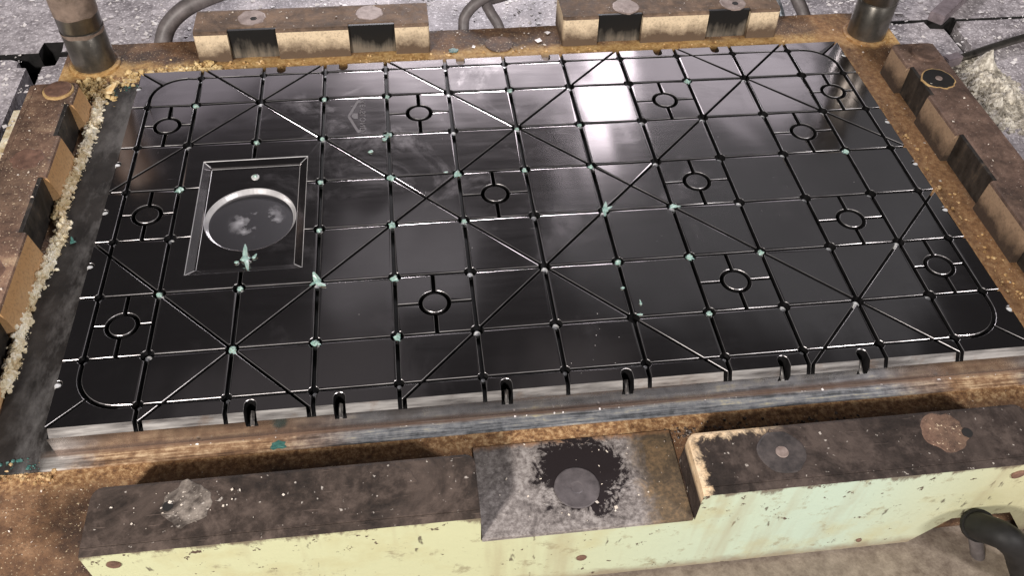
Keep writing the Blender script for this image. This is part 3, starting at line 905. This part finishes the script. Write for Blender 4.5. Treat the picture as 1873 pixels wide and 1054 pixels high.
plug(b_r, .7205, .2055, .0285, M_RIM, ZK + .0006, rough=.16); plug(b_r, .7205, .2055, .0262, M_HOLE, ZK + .0014, rough=.12); plug(b_r, .7210, .2055, .0060, M_PLUG_L, ZK + .0026)
M_SCUFF = m_block_top('scuffed_plug_steel', (.30, .26, .225), (.022, .018, .016), (.085, .070, .060), speck_at=.66)
plug(b_fl, -.425, -.4615, .026, M_SCUFF, ZK + .0006, rough=.30)
plug(b_fl, -.2099, -.4634, .026, M_TOPF, ZK + .0005, rough=.14)
plug(b_fr, .2214, -.4667, .0275, M_PLUG_D, ZK + .0008, rough=.08); plug(b_fr, .2214, -.4667, .0075, M_PLUG_L, ZK + .0016)
plug(b_fr, .4160, -.4600, .027, M_TOPL, ZK + .0005, rough=.22)
def hole(par, x, y, r):
    link("drilled_hole", lathe("drilled_hole", [(r, ZK - .001), (r, ZK + .0011), (r * .6, ZK + .0011)], x, y, 18, .1), M_HOLE, par)
hole(b_fl, -.4445, -.4625, .0055); hole(b_fr, .4425, -.4645, .0062)
# round bolts on the painted front
def face_bolt(x, z, r):
    me = lathe("face_bolt", [(r, 0), (r, .0016), (r * .75, .0024)], 0, 0, 20, .05)
    me.transform(Matrix.Translation((x, -BY - (.0024 if z > ZT else 0), z)) @ Matrix.Rotation(PI / 2, 4, 'X'))
    link("face_bolt", me, M_PLUG_R, base, BO)
face_bolt(-.4978, -.013, .0072); face_bolt(-.0022, -.1194, .0060); face_bolt(.492, -.013, .0080); face_bolt(.35, -.152, .0035)
# notch between the front blocks: grey scale layer, black grease and a round plug
t = NT("grey_scale_with_black_grease")
x, y, z = t.xyz()
b = t.noise(42, 7, .75, None, .8); f = t.noise(190, 4, .7)
rad = t.math('SQRT', t.math('ADD', t.math('POWER', t.math('MULTIPLY', t.math('SUBTRACT', x, .004), 1.0), 2.0), t.math('POWER', t.math('MULTIPLY', t.math('SUBTRACT', y, -.437), 1.05), 2.0)))
k = t.math('ADD', rad, t.math('MULTIPLY', t.math('SUBTRACT', t.math('ADD', t.math('MULTIPLY', b, .7), t.math('MULTIPLY', f, .3)), .5), .17))
gre = t.math('SUBTRACT', 1.0, t.lin(k, .046, .049))
grey = t.ramp(t.math('ADD', t.math('MULTIPLY', b, .5), t.math('MULTIPLY', f, .5)), [(.40, (.12, .105, .10)), (.5, (.23, .205, .195)), (.60, (.38, .35, .335))])
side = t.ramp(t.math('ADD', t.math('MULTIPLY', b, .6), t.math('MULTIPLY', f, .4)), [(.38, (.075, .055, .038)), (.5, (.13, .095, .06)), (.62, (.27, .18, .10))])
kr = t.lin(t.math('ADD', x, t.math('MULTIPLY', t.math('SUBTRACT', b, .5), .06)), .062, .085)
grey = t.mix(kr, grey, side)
wy = t.math('ADD', y, t.math('MULTIPLY', t.math('SUBTRACT', b, .5), .025))
grey = t.mix(t.lin(wy, -.400, -.392), grey, t.ramp(f, [(.3, (.17, .088, .046)), (.7, (.36, .2, .10))]))
grey = t.mix(t.math('MULTIPLY', t.math('SUBTRACT', 1.0, t.lin(k, .046, .066)), .6), grey, (.06, .05, .048))
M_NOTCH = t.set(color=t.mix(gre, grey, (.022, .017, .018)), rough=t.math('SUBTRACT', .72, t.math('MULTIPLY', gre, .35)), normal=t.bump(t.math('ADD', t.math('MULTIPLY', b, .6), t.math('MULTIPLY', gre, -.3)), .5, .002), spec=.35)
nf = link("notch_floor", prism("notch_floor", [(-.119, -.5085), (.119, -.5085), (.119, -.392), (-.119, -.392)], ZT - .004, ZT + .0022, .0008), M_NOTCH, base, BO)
link("bolt_plug", lathe("bolt_plug", [(.0262, ZT), (.0262, ZT + .0030), (.0250, ZT + .0036), (.008, ZT + .0036), (.0065, ZT + .0031)], -.005, -.4575, 36, .02), m_simple("grey_plug_steel", [(.3, (.075, .065, .068)), (.7, (.17, .15, .155))], 45, .5, .2), nf)
link("bolt_plug", lathe("bolt_plug", [(.0255, ZT), (.0255, ZT + .0022), (.024, ZT + .0026)], .006, .452, 32, .06), M_TOPL, base, BO)
# guide pillars with a ring at the foot
for px, py, dz in ((-.7035, .4465, 0), (.702, .431, 0)):
    n = 40
    prof = [(.0425, ZT), (.0425, ZT + .0045), (.0385, ZT + .006), (.0365, ZT + .0055)]
    pil = link("guide_pillar", lathe("guide_pillar", [(.0352, ZT), (.0352, .0285), (.0342, .0295), (.0342, .0325), (.0352, .0335), (.0352, .30), (.030, .306)], px, py, n, 0, False), M_PILLAR, base, BO)
    for p in pil.data.polygons: p.use_smooth = len(p.vertices) == 4 and abs(p.normal.z) < .3
    link("foot_ring", lathe("foot_ring", prof, px, py, n, .03), M_BASE, pil)
    if px < 0:
        V, F = [], []
        for k in range(n + 1):
            a = 2 * PI * k / n
            zz = .058 + .004 * mnoise.noise(Vector((math.cos(a) * 2, math.sin(a) * 2, 3)))
            for z in (zz, .30): V.append((px + .0358 * math.cos(a), py + .0358 * math.sin(a), z))
        for k in range(n): F.append((k * 2, k * 2 + 2, k * 2 + 3, k * 2 + 1))
        link("grease_sleeve", mesh("grease_sleeve", V, F, True), M_PILLAR_T, pil)
        V, F = [], []
        for k in range(n + 1):
            a = 2 * PI * k / n
            for z in (.0235 + .001 * math.sin(7 * a), .0300 + .0015 * math.sin(3 * a)): V.append((px + .0357 * math.cos(a), py + .0357 * math.sin(a), z))
        for k in range(n): F.append((k * 2, k * 2 + 2, k * 2 + 3, k * 2 + 1))
        link("grease_band", mesh("grease_band", V, F, True), M_PILLAR_T, pil)

# ------------------------------------------------------------------ hoses and bars on the bed
def hose(pts, r, m, label, name="hose", n=14):
    o = link(name, tube(name, pts, r, n), m); tag(o, label, name.replace('_', ' ')); return o
hose([(-.612, .512, -.085), (-.606, .535, -.062), (-.590, .55, -.035), (-.552, .565, -.010), (-.49, .585, .006), (-.40, .61, .02), (-.3, .64, .03)], .0155, M_HOSE,
     "grey rubber hose rising behind the back left block beside the left guide pillar")
hose([(-.052, .512, -.10), (-.052, .54, -.062), (-.046, .55, -.040), (-.018, .56, -.017), (.03, .575, -.004), (.11, .60, .0), (.2, .64, .0)], .0105, M_HOSE,
     "bent grey hose rising between the two back blocks, left one of the pair")
hose([(.024, .512, -.10), (.016, .535, -.062), (.0, .552, -.037), (-.004, .575, -.030), (.03, .60, -.034), (.10, .66, -.05), (.25, .72, -.06)], .0100, M_HOSE,
     "bent grey hose crossing under its neighbour between the back blocks, right one of the pair")
hose([(.632, .512, -.09), (.622, .54, -.06), (.607, .56, -.035), (.59, .60, .0), (.56, .66, .03)], .0125, M_HOSE,
     "grey hose rising behind the right back block near the right guide pillar")
o = hose([(.582, .512, -.10), (.572, .54, -.062), (.562, .56, -.040), (.55, .59, -.01)], .0120, m_simple("blue_grey_pipe_wrap", [(.35, (.12, .14, .16)), (.55, (.40, .43, .46)), (.7, (.85, .87, .9))], 60, .3, .5), 
     "shiny blue grey wrapped pipe at the right end of the right back block", "pipe")
o = hose([(.525, -.470, -.152), (.492, -.512, -.128), (.474, -.530, -.098), (.483, -.553, -.078), (.505, -.562, -.098), (.527, -.566, -.135), (.56, -.570, -.19), (.60, -.574, -.25)], .0168, M_HOSE_B,
     "thick black rubber hose bending out of the green front at lower right")
cl = link("hose_clamp", tube("hose_clamp", [(.4785, -.5235, -.108), (.4765, -.528, -.101)], .0200, 16), M_HOSE_B, o)
hose([(.490, -.515, -.135), (.497, -.527, -.155), (.512, -.533, -.190), (.528, -.539, -.230), (.535, -.54, -.262)], .0085, M_HOSE,
     "thin grey hose hanging below the thick black hose at lower right", "thin_hose")
def bar(name, p0, p1, wd, ht, m, label, cat):
    p0, p1 = Vector(p0), Vector(p1); d = (p1 - p0).normalized(); s = d.cross(Vector((0, 0, 1))).normalized(); u = s.cross(d)
    bm = bmesh.new(); q = []
    for p in (p0, p1):
        for a, b_ in ((-1, 0), (1, 0), (1, 1), (-1, 1)): q.append(bm.verts.new(p + s * a * wd / 2 + u * b_ * ht))
    for f in ((3, 2, 1, 0), (4, 5, 6, 7), (0, 1, 5, 4), (1, 2, 6, 5), (2, 3, 7, 6), (3, 0, 4, 7)): bm.faces.new([q[i] for i in f])
    bmesh.ops.bevel(bm, geom=bm.edges[:], offset=.0018, segments=2, affect='EDGES')
    o = link(name, bm_mesh(name, bm), m); tag(o, label, cat); return o
M_BAR = m_simple("dusty_bar_steel", [(.3, (.17, .14, .15)), (.7, (.32, .27, .29))], 60, .5, .25)
bar("steel_bar", (1.005, .668, ZB + .0005), (1.30, .93, ZB + .0005), .034, .022, M_BAR, "square grey steel bar lying across the T-slot at top right", "steel bar")
o = hose([(.93, .50, ZB + .009), (1.0, .522, ZB + .009), (1.09, .555, ZB + .010), (1.20, .592, ZB + .009), (1.36, .63, ZB + .009)], .0085, M_PILLAR, "thin dark steel rod lying on the bed beside the grease heap at right", "steel_rod")
bar("angle_block", (.945, .503, ZB + .0005), (.985, .515, ZB + .0005), .02, .022, M_BAR, "small dark steel block under the thin rod by the grease heap", "steel block")

# ------------------------------------------------------------------ grease crumbs and chips (uncountable)
rnd = random.Random(3)
def crumbs(name, paths, label, n_per, size, spread, m, ztop=.012, ridge=0):
    V, F = [], []
    for P in paths:
        for (a, b_) in zip(P[:-1], P[1:]):
            a, b_ = Vector(a), Vector(b_)
            for _ in range(int(n_per * (b_ - a).length / .1)):
                p = a.lerp(b_, rnd.random())
                q = rnd.gauss(0, spread); w_ = rnd.gauss(0, spread)
                h = abs(rnd.gauss(0, .35)) * max(0, 1 - (abs(q) / (2.2 * spread))) * ztop
                s = size * (0.30 + rnd.random() ** 5 * 2.6)
                add_lump(V, F, (p.x + q, p.y + w_, p.z + h), (s, s, s * .8), .35, rnd)
    if ridge:
        for P in paths:      # the packed mound the loose crumbs lie on
            L_ = []
            for (a, b_) in zip(P[:-1], P[1:]):
                a, b_ = Vector(a), Vector(b_); n_ = max(2, int((b_ - a).length / .0028))
                L_ += [a.lerp(b_, q / n_) for q in range(n_)]
            b0 = len(V); K = 9
            for i, p in enumerate(L_):
                d = (L_[min(i + 1, len(L_) - 1)] - L_[max(i - 1, 0)]).normalized(); sd = Vector((-d.y, d.x, 0))
                for k in range(K):
                    u = (k / (K - 1) - .5) * 2
                    wv = ridge * (1 + .55 * mnoise.noise(p * 60 + Vector((0, 0, 4 if u > 0 else 9))))
                    h = ztop * .62 * max(0, 1 - u * u) * (.75 + .6 * mnoise.fractal(p * 110 + Vector((u * 3, 0, 0)), 1.0, 2.0, 3))
                    q = p + sd * u * wv; V.append((q.x + rnd.gauss(0, .0004), q.y + rnd.gauss(0, .0004), p.z - .001 + h + abs(rnd.gauss(0, .0007))))
            for i in range(len(L_) - 1):
                for k in range(K - 1): F.append((b0 + i * K + k, b0 + (i + 1) * K + k, b0 + (i + 1) * K + k + 1, b0 + i * K + k + 1))
    o = link(name, mesh(name, V, F), m); tag(o, label, None, None, 'stuff'); return o
crumbs("grease_crumbs", [[(-.676, .335, ZL), (-.672, .25, ZL), (-.674, .17, ZL), (-.679, .10, ZL), (-.683, .06, ZL), (-.668, .03, ZL), (-.672, -.03, ZL), (-.684, -.12, ZL), (-.678, -.20, ZL), (-.680, -.245, ZL), (-.705, -.30, ZL)]],
       "pale crumbly dried grease along the foot of the left side block", 800, .0019, .0045, M_GREASE, .017, .0065)
crumbs("ochre_crumbs", [[(-.700, .385, ZT), (-.66, .372, ZT), (-.63, .388, ZT), (-.60, .397, ZT), (-.57, .405, ZT), (-.50, .412, ZT)], [(-.735, .36, ZT), (-.69, .36, ZT), (-.66, .345, ZT)]],
       "ochre grease crumbs heaped at the back left corner of the core", 800, .0021, .012, m_simple("ochre_grease", [(.32, (.33, .20, .08)), (.5, (.64, .47, .22)), (.7, (.84, .70, .42))], 60, .55), .012, .013)
crumbs("ochre_grit", [[(-.52, .418, ZT), (-.1, .414, ZT), (.1, .415, ZT), (.54, .405, ZT)], [(.625, .33, ZT), (.640, .0, ZT), (.66, -.30, ZT)]],
       "ochre rusty grit along the back and right of the core", 95, .0013, .012, m_simple("ochre_grit", [(.32, (.30, .17, .06)), (.5, (.55, .35, .15)), (.7, (.80, .62, .36))], 60, .6), .003)
crumbs("corner_crust", [[(-.71, -.372, ZT), (-.66, -.366, ZT), (-.60, -.378, ZT)]], "rusty crust along the front edge of the dark land at lower left", 420, .0013, .007, m_simple("rust_crust", [(.32, (.16, .10, .05)), (.5, (.42, .27, .12)), (.7, (.66, .48, .26))], 60, .6), .005)
crumbs("teal_crumbs", [[(-.655, -.362, ZL), (-.61, -.364, ZL)], [(-.61, .372, ZL), (-.66, .352, ZL)]], "dark teal crumbs at the left corners of the core", 90, .0010, .005, M_TEAL, .003)
crumbs("front_grit", [[(.10, -.40, ZT), (.25, -.402, ZT), (.36, -.405, ZT)]], "dark and white grit behind the right front block", 420, .0009, .006, m_simple("dark_grit", [(.38, (.02, .018, .017)), (.55, (.09, .06, .045)), (.72, (.7, .6, .5))], 300, .5), .004)
# the large heap on the right of the bed
def mound(name, cx, cy, rx, ry, hgt, m, label, n_c, spike=None, seed=0):
    V, F = [], []; nx, ny = 60, 90; r = random.Random(seed)
    for j in range(ny + 1):
        for i in range(nx + 1):
            u, v = (i / nx - .5) * 2.3, (j / ny - .5) * 2.3
            x, y = cx + u * rx, cy + v * ry
            wob = mnoise.fractal(Vector((x * 24, y * 24, seed)), 1.0, 2.0, 4)
            e = 1 - math.hypot(u, v) + .38 * wob
            z = hgt * max(0, min(1, e * 1.3)) * (.55 + .5 * mnoise.fractal(Vector((x * 55, y * 55, 3 + seed)), .9, 2.1, 4))
            if spike:
                q = math.hypot(x - spike[0], y - spike[1]); z = max(z, spike[2] * max(0, 1 - q / .030) ** 1.3 * (1 + .4 * wob))
            V.append((x, y, ZB - .0015 + (max(z, 0) + abs(r.gauss(0, .0011)) if e > 0 or z > 0 else 0)))
    for j in range(ny):
        for i in range(nx): k = j * (nx + 1) + i; F.append((k, k + 1, k + nx + 2, k + nx + 1))
    for _ in range(n_c):
        q = r.random() ** .5 * 1.15; a = r.random() * 6.28; s_ = .0012 + .0065 * r.random() ** 7
        x, y = cx + rx * q * math.cos(a), cy + ry * q * math.sin(a)
        add_lump(V, F, (x, y, ZB + hgt * .5 * max(0, 1 - q) * r.random()), (s_, s_, s_ * .7), .45, r)
        if r.random() < .3: add_chip(V, F, (x, y, ZB + hgt * .8 * max(0, 1 - q)), .0015 + .004 * r.random() ** 3, r)
    o = link(name, mesh(name, V, F), m); tag(o, label, None, None, 'stuff')
mound("grease_heap", 1.005, .405, .066, .118, .034, m_simple("pale_grease_heap", [(.38, (.20, .18, .145)), (.5, (.46, .42, .35)), (.60, (.76, .72, .62))], 45, .5), "pale crumbly grease heap on the bed beside the right side block", 900, (1.035, .492, .048), 5)
mound("grease_heap", -.845, .33, .055, .16, .026, M_GREASE, "pale grease heap on the bed beside the left side block", 500, None, 8)
# white chips on the bed
V, F = [], []
def bed_ok(x, y): return not (abs(x) < .78 and abs(y) < .52) and not (-.93 < x < -.86 and y > .63) and not (.98 < x < 1.065 and .62 < y < .7)
n = 0
while n < 12000:
    x = rnd.uniform(-1.35, 1.6); y = rnd.uniform(.1, 1.55)
    if not bed_ok(x, y): continue
    dens = .35 + .8 * mnoise.noise(Vector((x * 6, y * 6, 0)))
    if abs(x) > .95 and x > 0: dens *= .55
    if rnd.random() > dens + .25: continue
    add_chip(V, F, (x, y, ZB), .0012 + .0046 * rnd.random() ** 2.6 + (.007 if rnd.random() < .008 else 0), rnd); n += 1
o = link("plastic_chips", mesh("plastic_chips", V, F), M_CHIP); tag(o, "white plastic chips scattered over the grey press bed", None, None, 'stuff')
# specks on the mould
V, F = [], []
for _ in range(300):      # back and left block tops, base corners
    x, y = rnd.choice([(rnd.uniform(-.76, -.69), rnd.uniform(-.3, .31)), (rnd.uniform(-.52, -.125), rnd.uniform(.446, .51)), (rnd.uniform(.125, .52), rnd.uniform(.446, .51)), (rnd.uniform(-.76, -.69), rnd.uniform(0, .15)), (rnd.gauss(-.42, .035), rnd.gauss(-.462, .014)), (rnd.uniform(.69, .75), rnd.uniform(-.1, .31))])
    add_chip(V, F, (x, y, ZK + .0008), .0004 + .0017 * rnd.random() ** 4, rnd)
for _ in range(330):
    x, y = rnd.choice([(rnd.uniform(-.75, -.53), rnd.uniform(-.5, -.38)), (rnd.uniform(-.52, .7), rnd.uniform(-.43, -.376)), (rnd.uniform(-.1, .11), rnd.uniform(-.5, -.4)), (rnd.uniform(.62, .68), rnd.uniform(-.4, .36)), (rnd.uniform(.54, .75), rnd.uniform(.3, .5)), (rnd.uniform(-.12, .12), rnd.uniform(.42, .5))])
    add_chip(V, F, (x, y, ZT + .0022), .0004 + .0018 * rnd.random() ** 4, rnd)
o = link("white_specks", mesh("white_specks", V, F), m_simple("cream_specks", [(.3, (.60, .50, .40)), (.7, (.90, .84, .76))], 90, .5)); tag(o, "tiny cream specks scattered over the rusty base and blocks", None, None, 'stuff')
V, F = [], []
for _ in range(24):
    x, y = (rnd.gauss(.035, .03), rnd.gauss(-.29, .025)) if rnd.random() < .3 else (rnd.uniform(-.59, .59), rnd.uniform(-.33, .33))
    if abs(y) > .335 or (TR[0] - .005 < x < TR[1] + .005 and TR[2] - .005 < y < TR[3] + .005) or gdist(x, y) < .002: continue
    add_chip(V, F, (x, y, .0001), .0003 + .0007 * rnd.random() ** 4, rnd)
for _ in range(40):
    x = rnd.uniform(-.59, .59); add_chip(V, F, (x, -HY - .0110, ZL + .0002), .0005 + .0013 * rnd.random() ** 2, rnd)
o = link("plastic_dust", mesh("plastic_dust", V, F), M_CHIP); tag(o, "fine white plastic dust lying on the polished core plate", None, None, 'stuff')

# ------------------------------------------------------------------ single scraps one can count
ORD = ["back edge", "second", "third", "fourth", "fifth", "sixth", "seventh", "front edge"]
ORC = ["left edge", "first", "second", "third", "fourth", "fifth", "sixth", "seventh", "eighth", "ninth", "tenth", "eleventh", "right edge"]
def scrap(x, y, z, sx, sy, sz, label, m=None, seed=0, shards=(), name="plastic_scrap", cat="plastic scrap", group="pale green plastic scraps", fine=False):
    r = random.Random(seed)
    V, F = [], []
    if m is None:
        sx, sy, sz = sx * .9, sy * .82, sz * .9
        shards = [(a, b, c, d * .85, e * .8, f, g) for a, b, c, d, e, f, g in shards]
    add_lump(V, F, (0, 0, 0), (sx, sy, sz), .34, r, fine)
    for (dx, dy, dz, ln, wd, az, el) in shards:   # tapering jagged shards
        d = Vector((math.cos(az) * math.cos(el), math.sin(az) * math.cos(el), math.sin(el)))
        s = d.cross(Vector((0, 0, 1))).normalized(); u = s.cross(d)
        b = len(V); nn = 5
        for q, tt in enumerate((0, .35, .7, 1.0)):
            rr = wd * (1.0, .9, .65, .22)[q]
            for k in range(nn):
                a = 2 * PI * k / nn + q * .2
                V.append(tuple(Vector((dx, dy, dz)) + d * ln * tt + s * math.cos(a) * rr * (.8 + .4 * r.random()) + u * math.sin(a) * rr * .55 * (.8 + .4 * r.random())))
        for q in range(3):
            for k in range(nn): F.append((b + q * nn + k, b + q * nn + (k + 1) % nn, b + (q + 1) * nn + (k + 1) % nn, b + (q + 1) * nn + k))
        F.append(tuple(b + k for k in range(nn))[::-1]); F.append(tuple(b + 3 * nn + k for k in range(nn)))
    o = link(name, mesh(name, V, F), m or M_FLAKE)
    o.location = (x, y, z); tag(o, label, cat, group); return o
plugs_at = {(1, 1): 1.0, (3, 1): .9, (4, 1): .8, (6, 1): 1.0, (9, 1): 1.1, (2, 2): .9, (3, 2): .8, (4, 2): 1.25, (6, 2): .7, (7, 2): .7, (1, 3): 1.15, (3, 3): .9, (4, 3): 1.1, (5, 3): 1.2,
            (6, 3): .9, (7, 3): 1.0, (11, 3): 1.2, (3, 4): .8, (4, 4): 1.1, (5, 4): .8, (1, 5): .8, (4, 5): 1.1, (7, 5): .9, (8, 5): 1.15, (9, 5): 1.0, (2, 6): 1.05, (3, 6): 1.1, (4, 6): 1.1, (8, 6): .8, (2, 5): .8}
for k, ((i, j), s) in enumerate(sorted(plugs_at.items())):
    r = random.Random(100 + k)
    row = {1: "second row from the back", 2: "third row from the back", 3: "fourth row from the back", 4: "fourth row from the front", 5: "third row from the front", 6: "second row from the front"}[j]
    sh = []
    if s >= 1.1: sh = [(0, 0, 0, .0085 * s, .0026, r.random() * 6.28, .15)]
    scrap(XS[i] + r.uniform(-.001, .001), YS[j] + r.uniform(-.001, .001), -.0030, .0048 * s, .0048 * s, .0042 * s,
          "green plug, %s upright groove from the left, %s" % (ORC[i], row), seed=k, shards=sh, fine=True)
scrap(-.2995, -.1505, .001, .006, .006, .004, "tall pale green sprue stub by the right front corner of the recessed panel", seed=50,
      shards=[(0, 0, 0, .017, .0058, 2.0, .75), (.002, -.003, 0, .012, .004, -.5, .1), (-.004, 0, 0, .010, .003, 3.9, .1)])
scrap(.1015, -.049, .001, .005, .006, .004, "large ragged green scrap with shards on a crossing right of centre", seed=51,
      shards=[(0, 0, 0, .016, .0040, 1.3, .3), (0, 0, 0, .017, .0034, -1.75, .05), (.002, 0, 0, .012, .003, .3, .3)])
scrap(.2005, -.050, .0, .006, .005, .004, "pale green plug with a sideways tail, one crossing right of the large ragged scrap", seed=52, shards=[(0, 0, 0, .014, .003, -.25, .15)])
scrap(-.397, -.0945, ZP + .003, .0065, .0055, .0035, "longest pale green sprue shard lying over the rim of the round dish", seed=53,
      shards=[(0, 0, .001, .027, .0052, 1.62, .18), (.001, -.002, 0, .026, .0045, -1.35, .12)])
scrap(-.386, -.0915, ZP + .002, .0035, .0030, .0018, "small green chip just right of the long sprue shard on the panel", seed=54, shards=[(0, 0, 0, .007, .0026, .9, .3)])
scrap(-.4085, -.0985, ZP + .002, .0035, .0026, .0016, "small green chip just left of the long sprue shard on the panel", seed=55)
scrap(-.3966, .0745, ZP + .0025, .0038, .0038, .0020, "green plug on the bright pin at the back of the recessed panel", seed=56, fine=True)
scrap(-.2275, .1095, .0015, .0045, .0035, .0016, "loose green flake on the plate below the etched house emblem", seed=57)
scrap(-.2055, .137, .0012, .004, .005, .0018, "two-lobed green scrap beside the groove right of the etched emblem", seed=58, shards=[(0, 0, 0, .009, .003, .8, .2)])
scrap(-.118, .0525, .001, .0038, .0016, .0010, "thin flat green sliver lying left of a plugged crossing near the centre", seed=59)
scrap(.0965, -.1985, .001, .0028, .0028, .0012, "tiny green chip lying on a groove edge right of the lower centre star", seed=60)
scrap(.1145, -.2275, .0012, .0022, .0030, .0012, "tiny upright green sliver above the empty star crossing near the front", seed=61, shards=[(0, 0, 0, .006, .0014, 1.8, .6)])
scrap(.1085, -.2455, .0008, .0050, .0022, .0010, "green sliver at the empty star crossing near the front", seed=62)
scrap(-.650, -.002, ZL + .0012, .0048, .0040, .0016, "dark teal flake lying on the black land at the left", M_TEAL, seed=63, shards=[(0, 0, 0, .009, .0022, 1.9, .4)], group=None)
scrap(-.3457, -.366, ZL + .0002, .0090, .0062, .0007, "flat teal paint dab on the worn front land", M_TEAL, seed=64, name="paint_dab", cat="paint dab", group=None, fine=True)
scrap(-.078, .4375, ZT + .0016, .0088, .0072, .0010, "flat teal paint disc on the rusty ledge between the back blocks", M_TEAL, seed=65, name="paint_dab", cat="paint dab", group=None, fine=True)
scrap(-.6640, .350, ZL + .006, .013, .0075, .0030, "large ochre grease flake lying at the back left corner", m_simple("ochre_flake", [(.3, (.50, .30, .10)), (.5, (.72, .52, .26)), (.7, (.86, .72, .45))], 90, .5), seed=66, name="grease_flake", cat="grease flake", group=None,
      shards=[(0, 0, 0, .022, .008, .9, .25)])
for k, (x, y, s, lab) in enumerate(((.0798, .4574, .006, "largest cream chip on the rusty ledge left of the right back block"), (.1, .482, .0042, "small cream chip by the back edge of the rusty ledge"),
                              (-.041, .447, .0032, "narrow cream chip on the rusty ledge right of the teal disc"))):
    V, F = [], []; add_chip(V, F, (0, 0, 0), s, random.Random(k)); 
    V2 = V + [(a, b_, c - .0008) for a, b_, c in V]; F2 = [(0, 1, 2), (0, 2, 3), (6, 5, 4), (7, 6, 4)] + [(a, a + 4, (a + 1) % 4 + 4, (a + 1) % 4) for a in range(4)]
    o = link("cream_chip", mesh("cream_chip", V2, F2), M_CHIP); o.location = (x, y, ZT + .0018); tag(o, lab, "plastic chip")
